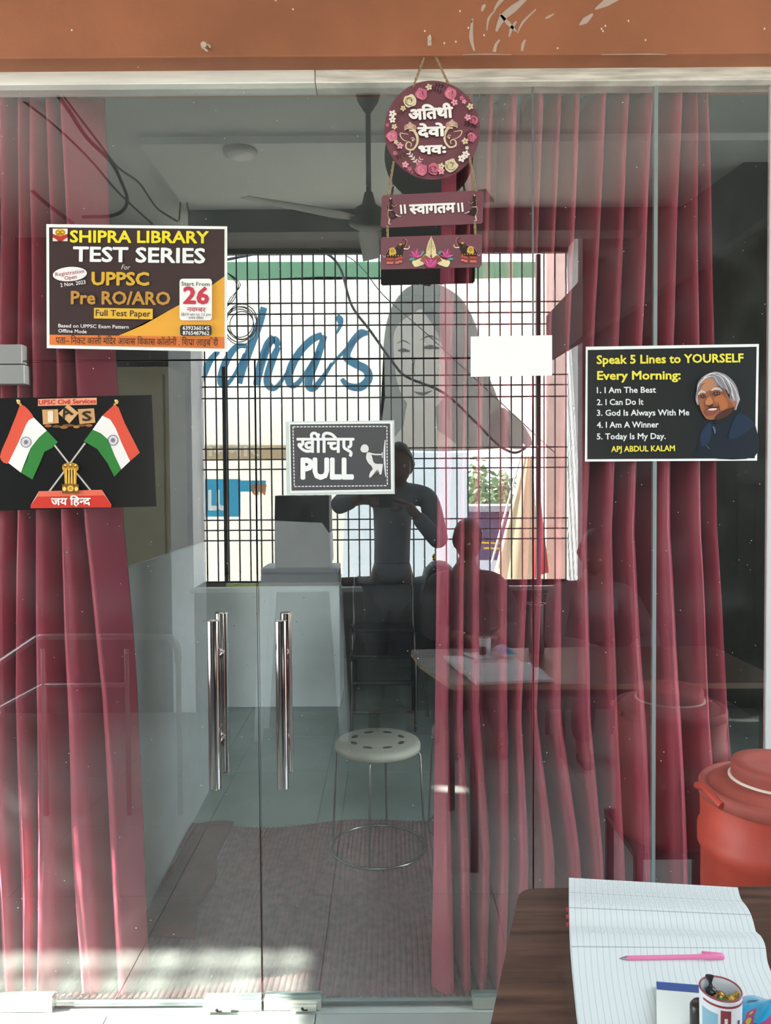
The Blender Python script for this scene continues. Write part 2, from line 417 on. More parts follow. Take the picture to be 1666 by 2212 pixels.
white = mat('white_reveal', '#e4e8ec', .7, var=.05)
VW = 3.0; VG = 3.3
x0w, x1w = R(443, 1000, 3.35).x, R(1248, 1000, VW).x
z0w, z1w = R(833, 1266, VW).z, CZ - .004
wb = thing('wall_back', (0, -VW, 0), kind='structure')
MB().box((-2.6, -VG - .05, 0), (x0w - .15, -VW, CZ), wdark).out('wall_panel', wb)
MB().box((x0w - .15, -VG - .05, 0), (x0w, -VW + .01, CZ), white).out('pillar', wb)
MB().box((x0w, -VG - .05, 0), (x1w, -VW, z0w), mat('wall_below_sill', '#4a4644', .8, var=.12)).out('wall_panel', wb)
MB().box((x0w, -VG - .05, z1w), (x1w, -VW, CZ), wdark).out('wall_panel', wb)
MB().box((x1w, -VG - .05, 0), (x1w + .03, -VW, CZ), white).out('pillar', wb)
sl0, sl1 = R(1588, 1100, VW).x, R(1594, 1100, VW).x; sz0, sz1 = R(1590, 1240, VW).z, R(1590, 1000, VW).z
b = MB(); b.box((x1w + .03, -VG - .05, 0), (sl0, -VW, CZ), wdark); b.box((sl1, -VG - .05, 0), (2.6, -VW, CZ), wdark)
b.box((sl0, -VG - .05, 0), (sl1, -VW, sz0), wdark); b.box((sl0, -VG - .05, sz1), (sl1, -VW, CZ), wdark); b.out('wall_panel', wb)
MB().box((x0w - .02, -VG - .06, z0w - .03), (x1w + .01, -VW + .05, z0w), mat('sill_stone', '#a7a7a2', .5, var=.1)).out('sill', wb)
# left side of the verandah: solid at the back with two slots added for sun slivers, open toward the glass under an added sun-blocking roof
V1, V2 = (-2.34, -2.20, 2.90, 3.13), (-2.20, -2.11, 2.26, 2.44)
b = MB()
for a, c in (((-2.7, -3.35, 0), (-2.6, V1[0], CZ)), ((-2.7, V1[0], 0), (-2.6, V1[1], V1[2])), ((-2.7, V1[0], V1[3]), (-2.6, V1[1], CZ)), ((-2.7, V1[0], V1[2] + .05), (-2.6, V1[1], V1[2] + .062)), ((-2.7, V1[0], V1[2] + .115), (-2.6, V1[1], V1[2] + .127)),
             ((-2.7, V2[0], 0), (-2.6, V2[1], V2[2])), ((-2.7, V2[0], V2[3]), (-2.6, V2[1], CZ)), ((-2.7, V2[1], 0), (-2.6, -1.45, CZ)), ((-2.7, -1.45, 0), (-2.6, .1, .45))): b.box(a, c, wallm)
tag(b.out('wall_left'), kind='structure')
HX0, HX1, HY0, HY1 = -5.60, -4.32, -1.02, -.42  # hole placed so the sun patch lands at the left door foot
rf = thing('sun_block_roof', (-4.7, -.85, CZ), kind='structure')  # unseen roof added to keep direct sun off the verandah
for a, c in (((-6.9, -2.19, CZ), (HX0, .3, CZ + .1)), ((HX1, -2.19, CZ), (-2.6, .3, CZ + .1)), ((HX0, -2.19, CZ), (HX1, HY0, CZ + .1)), ((HX0, HY1, CZ), (HX1, .3, CZ + .1))): MB().box(a, c, ceilm).out('sun_block_panel', rf)
lm = mat('dapple_slat_iron', '#4a4f4e', .6)  # bars added across the hole to break the sun patch into dapples
for k in range(1, 10):
    x = HX0 + (HX1 - HX0) * (k + random.uniform(-.22, .22)) / 10; hw_ = random.uniform(.010, .021); MB().box((x - hw_, HY0, CZ + .02), (x + hw_, HY1, CZ + .03), lm).out('dapple_slat', rf)
for k in range(1, 5):
    y = HY0 + (HY1 - HY0) * (k + random.uniform(-.15, .15)) / 5; MB().box((HX0, y - .011, CZ + .035), (HX1, y + .013, CZ + .045), lm).out('dapple_slat', rf)
tag(MB().box((2.5, -3.35, 0), (2.6, -1.15, CZ), wdark).out('wall_right'), kind='structure')
tag(MB().box((-14, -3.36, -.2), (-2.7, 6, -.08), mat('yard_ground', '#56585a', .9, var=.2, vscale=.6)).out('street'), kind='structure')
# interior room
inn = mat('inner_wall', '#6a6a60', .8, var=.08); 
tag(MB().box((-2.6, 4.6, 0), (2.4, 4.7, CZ), mat('inner_back_wall', '#3a3b3b', .8, var=.1)).out('wall_inner_back'), kind='structure')
tag(MB().box((-2.7, .1, 0), (-2.6, 4.7, CZ), inn).out('wall_inner_left'), kind='structure')
tag(MB().box((2.4, .1, 0), (2.5, 4.7, CZ), inn).out('wall_inner_right'), kind='structure')
tag(MB().box((-2.7, .12, CZ), (2.5, 4.7, CZ + .1), mat('inner_ceiling', '#7a8080', .8)).out('ceiling'), kind='structure')
# outside: street
tag(MB().box((-40, -60, -.2), (40, -3.36, -.08), mat('street_ground', '#a79c8c', .9, var=.2, vscale=.6)).out('street'), kind='structure')
tag(MB().box((2.6, -3.36, -.2), (30, 8, -.08), MATS['street_ground']).out('street'), kind='structure')
# staircase slab under the ceiling at the right
sa, sb = R(1258, 600, 1.8), R(1720, 270, 1.8)
b = MB(); prof = [(sa.x, sa.z), (sb.x, sb.z), (sb.x, sb.z - .42), (sa.x, sa.z - .30)]
vs = [(x, -1.8, z) for x, z in prof] + [(x, -2.7, z) for x, z in prof]
b.add(vs, [(0,1,2,3),(7,6,5,4),(0,4,5,1),(1,5,6,2),(2,6,7,3),(3,7,4,0)], wdark); tag(b.out('stair_slab'), kind='structure')
# ------------------------------------------------------------------ curtains
def satin_mat():
    m = bpy.data.materials.new('maroon_satin'); m.use_nodes = True; n, l = m.node_tree.nodes, m.node_tree.links; b = n['Principled BSDF']
    b.inputs['Base Color'].default_value = lin('#bb5166'); b.inputs['Roughness'].default_value = .38; b.inputs['Specular IOR Level'].default_value = .7
    b.inputs['Specular Tint'].default_value = (1, .55, .6, 1); b.inputs['Sheen Weight'].default_value = .25; b.inputs['Sheen Tint'].default_value = (1, .4, .5, 1)
    t = n.new('ShaderNodeTexCoord'); mp = n.new('ShaderNodeMapping'); mp.inputs['Scale'].default_value = (260, 260, 6)
    no = n.new('ShaderNodeTexNoise'); no.inputs['Scale'].default_value = 1; no.inputs['Detail'].default_value = 3
    l.new(t.outputs['Object'], mp.inputs[0]); l.new(mp.outputs[0], no.inputs['Vector'])
    bp = n.new('ShaderNodeBump'); bp.inputs['Strength'].default_value = .25; bp.inputs['Distance'].default_value = .001
    l.new(no.outputs[0], bp.inputs['Height']); l.new(bp.outputs[0], b.inputs['Normal']); return m
SAT = satin_mat()
def curtain(name, ys, ridges, edges, label, amps, ztop_py=150, bottom=None, yf=.045):
    """ridges: x pixel of each fold crest at the heights ys; edges likewise"""
    cols = []
    rl = [edges[0]] + ridges + [edges[1]]
    def lerp(tab, py):
        if py <= ys[0]: i = 0
        elif py >= ys[-1]: i = len(ys) - 2
        else: i = max(k for k in range(len(ys) - 1) if ys[k] <= py)
        t = (py - ys[i]) / (ys[i+1] - ys[i]); return tab[i] + (tab[i+1] - tab[i]) * t
    rows = []; N = 60; y0, y1 = ztop_py, 2172
    for k in range(N + 1):
        py = y0 + (y1 - y0) * k / N; row = []
        cr = [lerp(r, py) for r in rl]
        z = P(833, py, .06).z; z = max(z, .006)
        for i in range(len(cr) - 1):
            a, c = cr[i], cr[i+1]; first, last = i == 0, i == len(cr) - 2; M = 20
            for q in range(M + (1 if last else 0)):
                t = q / M
                dep = .5 - .5 * math.cos(2 * math.pi * t)
                if first: dep = .55 * (1 - t) ** 1.5
                elif last: dep = 1.0 * t ** 1.1
                am = min(amps, .12 + abs(c - a) * .002)
                wob = .006 * math.sin(i * 2.1 + py * .004 + t * 3) + .003 * math.sin(i * 5.3 + py * .013)
                tt = t
                k_y = max(0, min(1, (py - 500) / 1500)); wf = .17 + .24 * k_y; dd = min(t, 1 - t) * 2
                if first or last: yy = yf + am * dep * (.3 if first else 1) + wob
                else:
                    q_ = max(0, min(1, (dd - wf) / .42)); yy = yf + am * (.06 * (dd / wf) ** 2 if dd < wf else .06 + .94 * q_ * q_ * (3 - 2 * q_)) + wob
                if bottom: yy += bottom(i + t, py) 
                x = P(a + (c - a) * tt, 1500, .07).x
                row.append((x, yy, z))
        rows.append(row)
    o = MB().grid(rows, SAT).out(name)
    sm = o.modifiers.new('thick', 'SOLIDIFY'); sm.thickness = .0012
    return tag(o, label, 'curtain', 'maroon curtains behind the glass')
ysR = [200, 1150, 1550, 1850, 2130]
curtain('curtain', ysR, [[990,968,962,965,968],[1020,1000,992,1000,1006],[1065,1026,1022,1050,1040],[1112,1088,1090,1090,1078],[1168,1138,1118,1128,1120],[1208,1166,1150,1185,1190],[1245,1204,1200,1240,1250],
        [1300,1258,1262,1290,1300],[1350,1310,1322,1338,1345],[1397,1356,1380,1390,1395],[1458,1433,1455,1468,1478],[1494,1500,1522,1545,1555],[1514,1541,1566,1590,1600]],
        [[964,946,940,936,930],[1534,1575,1600,1625,1632]], 'wide maroon satin curtain behind the right door and side panes', .27)
ysL = [200, 1130, 1500, 1800, 2130]
curtain('curtain', ysL, [[-150,-150,-150,-150,-150],[-100,-100,-100,-100,-100],[-45,-55,-60,-60,-60],[0,-25,-35,-30,-30],[40,18,5,0,10],[75,60,45,50,50],[101,94,90,92,80],[134,152,165,172,190],[160,204,238,250,262]],
        [[-200,-200,-200,-200,-200],[214,236,262,272,282]], 'maroon satin curtain behind the left door, flaring toward the floor', .17)
tag(MB().tube([(-1.5, .085, 2.86), (1.25, .085, 2.86)], .012, mat('rod_steel', '#8d8f8f', .3, .9), 12).out('curtain_rod'), 'steel curtain rod hidden above the curtains', 'curtain rod')

# ------------------------------------------------------------------ interior things
lam = mat('grey_laminate', '#e4eceb', .45, var=.04)
desk = thing('reception_desk', (-.9, 1.0, 0), 'tall grey laminate reception desk running back from the left door', 'desk')
p0, p1 = Vector((-.862, .285, 0)), Vector((-.895, 1.62, 0)); dv = (p1 - p0).normalized(); nv = Vector((-dv.y, dv.x, 0))
def slab(name, a, c, th, z0, z1, m, par):
    v = [a, c, c + nv * th, a + nv * th]; vs = [(q.x, q.y, z0) for q in v] + [(q.x, q.y, z1) for q in v]
    return MB().add(vs, [(0,1,2,3),(7,6,5,4),(0,4,5,1),(1,5,6,2),(2,6,7,3),(3,7,4,0)], m).out(name, par)
slab('front_panel', p0, p1, .02, .0, 1.25, lam, desk)
slab('worktop', p0 + nv * .02, p1 + nv * .02, .45, .98, 1.01, mat('desk_top', '#6f6a62', .4), desk)
slab('end_panel', p1 + nv * .02, p1 + nv * .021 + dv * .02, .45, 0, .98, lam, desk)
cab = thing('storage_cabinet', (-1.75, 2.6, 0), 'olive grey cupboard behind the reception desk', 'cupboard')
olive = mat('olive_laminate', '#7b7762', .6, var=.05)
MB().box((-2.3, 2.45, 0), (-1.3, 2.85, 2.25), olive).out('carcass', cab)
MB().box((-2.27, 2.43, .05), (-1.81, 2.45, 2.2), olive).out('door', cab); MB().box((-1.79, 2.43, .05), (-1.33, 2.45, 2.2), olive).out('door', cab)
# ribbed carpet: real ribs
carp = mat('carpet_maroon_grey', '#8a5c60', .95, var=.22, vscale=30, spec=.1)
b = MB(); x = -1.35; rows = []; xsx = []
while x < 1.3: xsx += [(x, .004), (x + .006, .0085), (x + .012, .0085), (x + .0165, .004)]; x += .0185
for k in range(25):
    row = []
    for (xx, zz) in xsx:
        ye = 1.235 + .03 * math.sin(xx * 4.2 + 1.0) - .02 * math.sin(xx * 9)
        y = .035 + (ye - .035) * k / 24; row.append((xx + .006 * math.sin(y * 5), y, zz + (.004 * (k == 24) * -1)))
    rows.append(row)
tag(MB().grid(rows, carp, False).out('carpet'), 'ribbed maroon grey carpet inside the door', 'carpet')
rug = mat('dark_red_mat', '#6a1c1e', .95, var=.25, vscale=14, bump=.5, bscale=120, spec=.1)
A, B_, C_, D_ = Vector((-.70, 1.21, 0)), Vector((-.655, .325, 0)), Vector((-1.12, .29, 0)), Vector((-.90, 1.2, 0))
rows = []
for i in range(31):
    t = i / 30; l0, r0 = C_.lerp(D_, t), B_.lerp(A, t); row = []
    for j in range(17):
        s_ = j / 16; p = l0.lerp(r0, s_); p.x += .012 * math.sin(t * 13 + s_ * 2) * s_; p.y += .012 * math.sin(s_ * 9 + 1) * (1 - t)
        p.x = max(p.x, -.852 + .02 * 0) if (t > 0 and p.y > .17) else p.x
        p.z = .021 + .006 * math.sin(t * 17 + s_ * 5) + (.012 * math.exp(-((t - .04) / .03) ** 2)); row.append(tuple(p))
    rows.append(row)
o = MB().grid(rows, rug).out('floor_mat'); o.modifiers.new('t', 'SOLIDIFY').thickness = .004
tag(o, 'plain dark red floor mat lying along the grey desk', 'mat')
# stools
cream = mat('cream_plastic', '#d2cfbc', .35, var=.05); wire = mat('stool_chrome', '#9c9a96', .22, 1)
def stool(c, label, group='round plastic stools inside the room'):
    t = thing('stool', c, label, 'stool', group)
    H, r = .455, .178
    prof = [(.0001, H), (r * .9, H), (r * .97, H - .006), (r, H - .016), (r, H - .034), (r * .96, H - .034), (r * .955, H - .014), (.0001, H - .012)]
    b = MB().lathe(prof, c, cream, 48); seat = b.out('seat', t)
    dk = mat('slot_dark', '#4f493c', .8)
    for k in range(8):
        h = MB(); a = 2 * math.pi * (k + .5) / 8; q = Vector((c[0] + .105 * math.cos(a), c[1] + .105 * math.sin(a), c[2] + H + .0005))
        vs = [(q.x + .022 * math.cos(u) * -math.sin(a) + .012 * math.sin(u) * math.cos(a), q.y + .022 * math.cos(u) * math.cos(a) + .012 * math.sin(u) * math.sin(a), q.z) for u in [2*math.pi*i/14 for i in range(14)]]
        h.ngon(vs, dk); h.out('slot', seat)
    for k in range(4):
        a = math.radians(80 + 90 * k)
        p = [Vector((c[0] + rr * math.cos(a), c[1] + rr * math.sin(a), c[2] + z)) for rr, z in ((.10, H - .03), (.165, H - .035), (.178, H - .055), (.186, .2), (.196, .012))]
        MB().tube(p, .0045, wire, 8).out('leg', t)
    MB().tube([(c[0] + .197 * math.cos(u), c[1] + .197 * math.sin(u), c[2] + .0065) for u in [2*math.pi*i/48 for i in range(48)]], .0055, wire, 8, closed=True).out('ring_base', t)
    return t
q = Zp(818, 1830, .01); s1 = stool((q.x, q.y, .009), 'round cream stool with eight slots and thin chrome legs, on the carpet edge')
q2 = Zp(985, 1602, .455); s2 = stool((q2.x + .09, q2.y + .20, .0), 'cream round stool half hidden behind the curtain edge')
# ------------------------------------------------------------------ stickers and posters on the glass
GY = -.0058
def sheet(name, quad, label, cat, col='#e9eeec', Y=GY, th=.0006, rough=.35):
    q = [P(x, y, Y) for x, y in quad]; b = MB(); bk = [v + Vector((0, th, 0)) for v in q]
    b.add(q + bk, [(0,1,2,3),(7,6,5,4),(0,4,5,1),(1,5,6,2),(2,6,7,3),(3,7,4,0)], mat('paper_' + name + col.strip('#'), col, rough, spec=.4))
    return tag(b.out(name), label, cat)
# blank sheets
sheet('blank_paper', [(1017, 727), (1193, 724), (1193, 811), (1017, 814)], 'blank white paper sheet stuck across the glass joint above the right door', 'paper', '#f7f8f8')
# --- test series poster
T = sheet('event_poster', [(100, 484), (491, 489), (491, 760), (101, 752)], 'brown and yellow library test series poster on the left glass', 'poster')
pr = Print(GY)
pr.poly([(106,491),(485,495),(485,753),(107,745)], '#3b2b2b')
pr.poly([(485,597),(485,728),(256,725),(310,702),(370,668),(430,636)], '#e5a83c')
pr.poly([(107,723),(485,728),(485,753),(107,745)], '#dd7a3a')
pr.out('background_print', T)
pr = Print(GY, 4)
pr.text('SHIPRA LIBRARY', 152, 523, 450, 525, 25, '#e8d92f', .030).text('TEST SERIES', 159, 564, 442, 568, 31, '#e9eeee', .028)
pr.text('For', 262, 582, 280, 582, 10, '#d6d6d6', .0, .25)
pr.ell((151, 592), 37, 15.5, '#e6e6e6', 28, -.07)
pr.text('Registration', 120, 597, 182, 589, 8, '#a8434e', .01).text('Open', 140, 605, 166, 601, 8, '#a8434e', .01)
pr.text('2 Nov. 2023', 131, 620, 185, 613, 8, '#e9e9e9', .015)
pr.text('UPPSC', 199, 615, 321, 616, 27, '#d0a634', .035).text('Pre RO/ARO', 154, 656, 367, 658, 27, '#b98a3c', .03)
pr.poly([(203,665),(330,667),(330,690),(203,688)], '#e0b23e').text('Full Test Paper', 207, 682, 325, 684, 13, '#3b2b22', .015)
pr.text('Based on UPPSC Exam Pattern', 126, 707, 278, 710, 7.5, '#e6e6e6', .015).text('Offline Mode', 126, 718, 187, 720, 7.5, '#e6e6e6', .015)
rr = lambda x0, y0, x1, y1, r: [(x0+r,y0),(x1-r,y0),(x1-r*.3,y0+r*.3),(x1,y0+r),(x1,y1-r),(x1-r*.3,y1-r*.3),(x1-r,y1),(x0+r,y1),(x0+r*.3,y1-r*.3),(x0,y1-r),(x0,y0+r),(x0+r*.3,y0+r*.3)]
pr.poly(rr(388,602,458,692,6), '#eef0ee').poly(rr(389,702,457,725,5), '#3a3430')
pr.text('Start From', 392, 617, 453, 618, 8.5, '#55504e', .01).text('26', 397, 655, 450, 656, 35, '#c2394c', .035)
pr.text('नवम~बर', 404, 673, 444, 674, 9, '#b54a5a', .02).text('@10 am to 12 pm', 391, 681, 456, 682, 5.5, '#55504e', .01).text('प^त~येक रिववार', 407, 689, 440, 689.5, 4.5, '#6b6460', .01)
pr.text('6393360145', 395, 712, 452, 713, 8, '#eeeeee', .02).text('8765487962', 395, 723, 452, 724, 8, '#eeeeee', .02)
pr.text('पता– िनकट काली मंिदर आवास िवकास कॉलोनी , िशप^ा लाइब`ेरी', 120, 742, 471, 747, 13, '#3a2a22', .008)
pr.out('lettering', T)
pr = Print(GY, 4)
pr.quad(114, 494, 146, 521, '#ece6dc').ell((130, 502), 11, 8, '#e6b832').ell((130, 508), 8, 5, '#c98e2a')
pr.ring((125, 502), 4, 1.2, '#5a3b22', 12).ring((135, 502), 4, 1.2, '#5a3b22', 12)
pr.poly([(114,505),(130,511),(146,505),(146,513),(130,520),(114,513)], '#b23428').poly([(120,516),(130,520),(140,516),(134,521),(126,521)], '#8f2a20')
pr.out('book_logo', T)
# --- morning lines poster
T = sheet('quote_poster', [(1266, 749), (1640, 743), (1636, 995), (1264, 997)], 'black poster of five morning lines beside a grey-haired man, on the right glass', 'poster')
pr = Print(GY); pr.poly([(1270,756),(1635,749),(1631,990),(1269,992)], '#1c2021'); pr.out('background_print', T)
pr = Print(GY, 3); yl = '#e6dc4c'; wh = '#e4e8e8'
pr.text('Speak 5 Lines to YOURSELF', 1290, 786, 1606, 782, 18, yl, .03).text('Every Morning:', 1291, 820, 1470, 819, 18, yl, .03)
for i, (s_, x1, y) in enumerate([('1. I Am The Best', 1417, 849), ('2. I Can Do It', 1390, 875), ('3. God Is Always With Me', 1489, 898), ('4. I Am A Winner', 1423, 924), ('5. Today Is My Day.', 1438, 949)]):
    pr.text(s_, 1290, y, x1, y - 1, 12.5, wh, .022)
pr.text('APJ ABDUL KALAM', 1321, 976, 1458, 974, 12, yl, .028); pr.out('lettering', T)
X = lambda x, y: (1466 + x / 8.33, 760 + y / 8.33)
L_ = lambda l: [X(*p) for p in l]
pr = Print(GY, 2)
pr.spl(L_([(350,1885),(360,1700),(380,1460),(450,1330),(560,1250),(700,1300),(940,1180),(1080,1100),(1200,1180),(1370,1270),(1372,1885)]), '#16202c')
pr.spl(L_([(400,1480),(540,1290),(600,1340),(560,1600),(420,1700)]), '#1f3049')
pr.spl(L_([(1080,1110),(1360,1280),(1250,1420),(1000,1560),(900,1500)]), '#1d2c42')
pr.rib(L_([(620,1340),(650,1400),(655,1470)]), [2,4,2], '#5b7190', 3)
pr.spl(L_([(330,680),(350,560),(450,440),(600,370),(700,360),(850,410),(980,520),(1060,660),(1100,830),(1110,860),(1060,980),(1020,1050),(940,900),(880,700),(600,600),(400,700),(360,960),(310,880),(310,800)]), '#8d8a8e')
pr.spl(L_([(380,640),(450,520),(560,470),(640,520),(700,620),(820,660),(900,800),(960,900),(1050,900),(1040,960),(960,1080),(850,1150),(740,1210),(560,1220),(480,1180),(400,1040),(365,880),(345,760)]), '#9c6244')
pr.spl(L_([(380,640),(450,520),(560,470),(640,530),(680,640),(560,700),(420,720)]), '#b98462')
pr.spl(L_([(640,850),(760,760),(860,860),(900,960),(800,1060),(700,960)]), '#b06a42')
pr.spl(L_([(760,1080),(960,1000),(1010,1020),(900,1140),(740,1215),(640,1215)]), '#4a2c22')
pr.spl(L_([(490,880),(530,820),(570,810),(620,900),(590,940),(540,960),(480,940)]), '#bc7a52')
pr.spl(L_([(500,945),(540,970),(600,950),(640,935),(600,985),(540,990)]), '#4d2b20')
pr.spl(L_([(480,1050),(560,1010),(700,1000),(720,1030),(660,1120),(560,1150),(500,1110)]), '#8a4a42')
pr.spl(L_([(530,1040),(600,1018),(690,1018),(670,1045),(590,1055)]), '#d9cfc6')
pr.rib(L_([(490,1040),(590,1000),(700,1000),(730,970)]), [1,3,1], '#3c221b', 3)
pr.rib(L_([(480,1000),(470,900)]), [1,2], '#6b3c2a', 2).rib(L_([(740,1080),(730,980),(700,900)]), [1,2.4,1], '#6b3c2a', 3)
for c, rx in (((445, 800), 55), ((690, 750), 70)):
    pr.ell(X(*c), rx / 8.33, 4.2, '#4a2a20', 14).ell(X(c[0] + 5, c[1] - 2), rx / 14, 1.6, '#8f7a70', 10).ell(X(c[0] + 8, c[1] - 2), 1.7, 1.6, '#140e0c', 8)
pr.rib(L_([(355,770),(390,725),(440,715),(490,740)]), [3,6,2], '#b9b3b2', 4).rib(L_([(590,700),(650,665),(740,670),(790,710)]), [3,6,3], '#bdb7b6', 4)
pr.spl(L_([(960,900),(1030,880),(1050,940),(990,980)]), '#a5684a')
for l in [[(340,700),(360,600),(430,500)], [(350,780),(330,860),(360,950)], [(560,440),(650,450),(700,540),(790,640)], [(620,400),(760,450),(850,600),(900,760)], [(700,380),(850,470),(940,620),(990,800)], [(800,410),(950,560),(1040,720),(1060,860)],
          [(900,640),(960,760),(1010,880)], [(1100,850),(1060,930),(1040,1040)], [(400,560),(480,470),(590,440)], [(450,470),(560,400),(700,380)], [(1060,760),(1090,840),(1050,900)]]:
    pr.rib(L_(l), [.8, 2.6, .8], random.choice(['#c9c6cb', '#b4b1b8', '#dcdadd']), 4, up=False); pr.k += .3
for l in [[(700,560),(800,700),(880,820)], [(820,520),(930,700),(960,850)], [(480,560),(420,600),(390,680)]]: pr.rib(L_(l), [.8, 2.2, .8], '#55525a', 4)
pr.rib(L_([(500,1680),(560,1750)]), 1.2, '#5a6b80', 2)
pr.out('portrait', T, 'printed portrait of a smiling grey-haired man in a dark jacket')
# --- PULL sign
sheet('sticker_backing', [(617, 911), (852, 908), (853, 1067), (619, 1069)], 'translucent white edge of tape behind the pull sign', 'tape', '#c9d6d2', GY)
T = sheet('pull_sign', [(624, 913), (848, 911), (850, 1061), (627, 1065)], 'grey pull sign with white figure, on the middle of the glass doors', 'sign', '#e9ecec', GY - .0016)
pr = Print(GY - .0016); pr.poly([(627,917),(843,915),(845,1057),(630,1060)], '#45464a'); pr.out('background_print', T)
pr = Print(GY - .0016, 2)
def dash(a, b_, n_):
    for k in range(n_):
        t0, t1 = k / n_, (k + .7) / n_; pr.rib([(a[0] + (b_[0]-a[0])*t, a[1] + (b_[1]-a[1])*t) for t in (t0, t1)], 2.0, '#e6e8e8', 1, up=False)
for a, c, n_ in (((633,922),(836,921),26), ((836,921),(837,1049),18), ((636,1051),(837,1049),26), ((633,922),(636,1051),18)): dash(a, c, n_)
pr.out('dashed_border', T)
pr = Print(GY - .0016, 3)
pr.text('खींिचए', 642, 977, 764, 977, 30, '#eceeee', .028)
pr.text('PULL', 652, 1033, 762, 1033, 42, '#eef0f0', .055); pr.out('lettering', T)
pr = Print(GY - .0016, 3); fig = '#dcdcdc'
F_ = lambda x, y: (560 + x / 4.165, 900 + y / 4.165)
G_ = lambda l: [F_(*p) for p in l]
pr.spl(G_([(912,290),(930,255),(965,252),(985,280),(980,312),(960,322),(925,318)]), fig)
pr.spl(G_([(975,322),(1010,345),(1030,410),(1060,425),(1105,425),(1112,440),(1100,515),(1082,515),(1072,480),(1045,490),(1005,545),(990,540),(1000,500),(1025,460),(985,420),(962,370)]), fig, 4)
pr.rib(G_([(985,328),(1040,340),(1105,340)]), [4,3,3], fig, 3)
pr.rib(G_([(1135,210),(1128,300),(1130,420),(1140,540)]), [2,4,4,2], fig, 3).rib(G_([(1108,320),(1108,370)]), 2, fig, 1)
pr.out('pulling_figure', T)
# --- flags poster (on the left door, runs out of the frame)
T = sheet('flag_poster', [(-30, 861), (328, 853), (338, 1094), (-28, 1104)], 'black poster of crossed tricolour flags and a gold emblem on the left door', 'poster', '#1a1b1b', GY, rough=.25)
pr = Print(GY)
pr.poly([(82,862),(209,859),(209,874),(82,877)], '#e09a7c').text('UPSC Civil Services', 84, 874, 207, 871, 9.5, '#c23028', .03)
pr.out('headline', T)
pr = Print(GY, 1); wood = '#c99a66'
pr.poly([(91,885),(125,884),(127,914),(93,917)], wood).poly([(168,884),(203,882),(206,913),(172,916)], wood).poly([(126,893),(147,873),(170,892),(150,915)], '#d2a470')
pr.text('I', 106, 911, 112, 911, 22, '#e3d3bb', .05).text('A', 136, 905, 158, 895, 19, '#2e2218', .03).text('S', 179, 909, 197, 908, 20, '#2e2218', .03)
for x, y, a in [(104,920,8),(122,921,9),(148,919,14),(176,919,9),(192,919,8),(165,922,7),(138,923,9)]: pr.ell((x, y), a, 3.2, random.choice(['#9a6230', '#b87a3c', '#6b4522']), 12)
pr.out('letter_blocks', T, 'printed wooden letter blocks reading IAS')
for nm, org, wv, lb in (('left_flag', 0, [[(46,876),(1,984),(18,998),(56,905),(72,900)], [(72,898),(18,998),(44,1019),(68,975),(72,950),(98,930)], [(100,929),(84,947),(66,970),(46,1021),(70,1036),(90,993),(125,955)]], 'printed tricolour flag leaning left'),
                        ('right_flag', 0, [[(248,873),(222,897),(240,915),(280,990),(302,975)], [(221,898),(199,926),(234,952),(262,1012),(280,992),(236,912)], [(198,928),(181,953),(215,975),(248,1030),(262,1013),(232,950)]], 'printed tricolour flag leaning right')):
    pr = Print(GY, 1)
    if nm == 'left_flag':
        pr.spl([(47,874),(73,902),(58,918),(40,955),(20,1000),(0,987),(18,940),(34,900)], '#d4503a', 4)
        pr.poly([(73,902),(101,930),(86,944),(70,965),(58,1000),(45,1021),(18,1000),(40,955),(56,918),(62,908)], '#e6e4e2')
        pr.poly([(101,930),(125,955),(112,968),(96,976),(84,1005),(70,1036),(45,1021),(58,995),(66,968),(84,945)], '#2c7a34')
        wc = (56, 955)
    else:
        pr.poly([(247,874),(256,880),(270,915),(288,950),(302,978),(281,996),(262,955),(250,925),(238,906),(221,898)], '#d4503a')
        pr.poly([(221,898),(238,906),(250,925),(262,955),(281,996),(262,1014),(248,985),(234,950),(200,928)], '#e6e4e2')
        pr.poly([(200,928),(218,936),(234,950),(248,985),(262,1014),(247,1030),(232,1000),(210,970),(181,953)], '#2c7a34'); wc = (244, 951)
    pr.ring(wc, 11, 1.4, '#4a4560', 20).ell(wc, 4.5, 4.8, '#7a7490', 12)
    for k in range(12): a = math.pi * k / 6; pr.rib([(wc[0] + 4*math.cos(a), wc[1] + 4*math.sin(a)), (wc[0] + 10*math.cos(a), wc[1] + 10*math.sin(a))], .6, '#8a86a0', 1, up=False)
    pr.out('flag_print', T, lb)
pr = Print(GY, 1)
for l_, fx0, s_ in (([(118,962),(150,1003),(198,1062)], 40, 1), ([(184,957),(150,1003),(106,1062)], 252, -1)):
    pr.rib(l_, 4, '#a9a29a', 1).rib([l_[0], l_[2]], 1.2, '#e2ddd6', 1); pr.out('flag_pole_print', T)
    pr = Print(GY, 5); pr.ell((fx0, 868), 4, 5, '#d8b060').ell((fx0 + 4*s_, 874), 3, 3, '#b98a3a').ell((fx0 - 3, 865), 1.6, 2, '#fff0c0'); pr.out('finial_print', T); pr = Print(GY, 4)
pr = Print(GY, 8)
pr.poly([(84,1061),(220,1058),(241,1090),(240,1096),(66,1098),(66,1092)], '#c93428').poly([(84,1061),(220,1058),(226,1070),(80,1073)], '#dd6a52').poly([(84,1061),(66,1092),(80,1073)], '#e0a898').poly([(220,1058),(240,1090),(226,1070)], '#e0a898')
pr.text('जय िहन~द', 111, 1091, 195, 1090, 14, '#f2ece6', .03); pr.out('plinth_print', T, 'printed red plinth with white lettering')
pr = Print(GY, 12); g1, g2, g3 = '#c8922c', '#7a4f16', '#f0cf70'
for x, y, a, c_ in [(152,1008,17,9), (142,1010,8,9), (162,1010,8,9)]: pr.ell((x, y), a, c_, g1, 14)
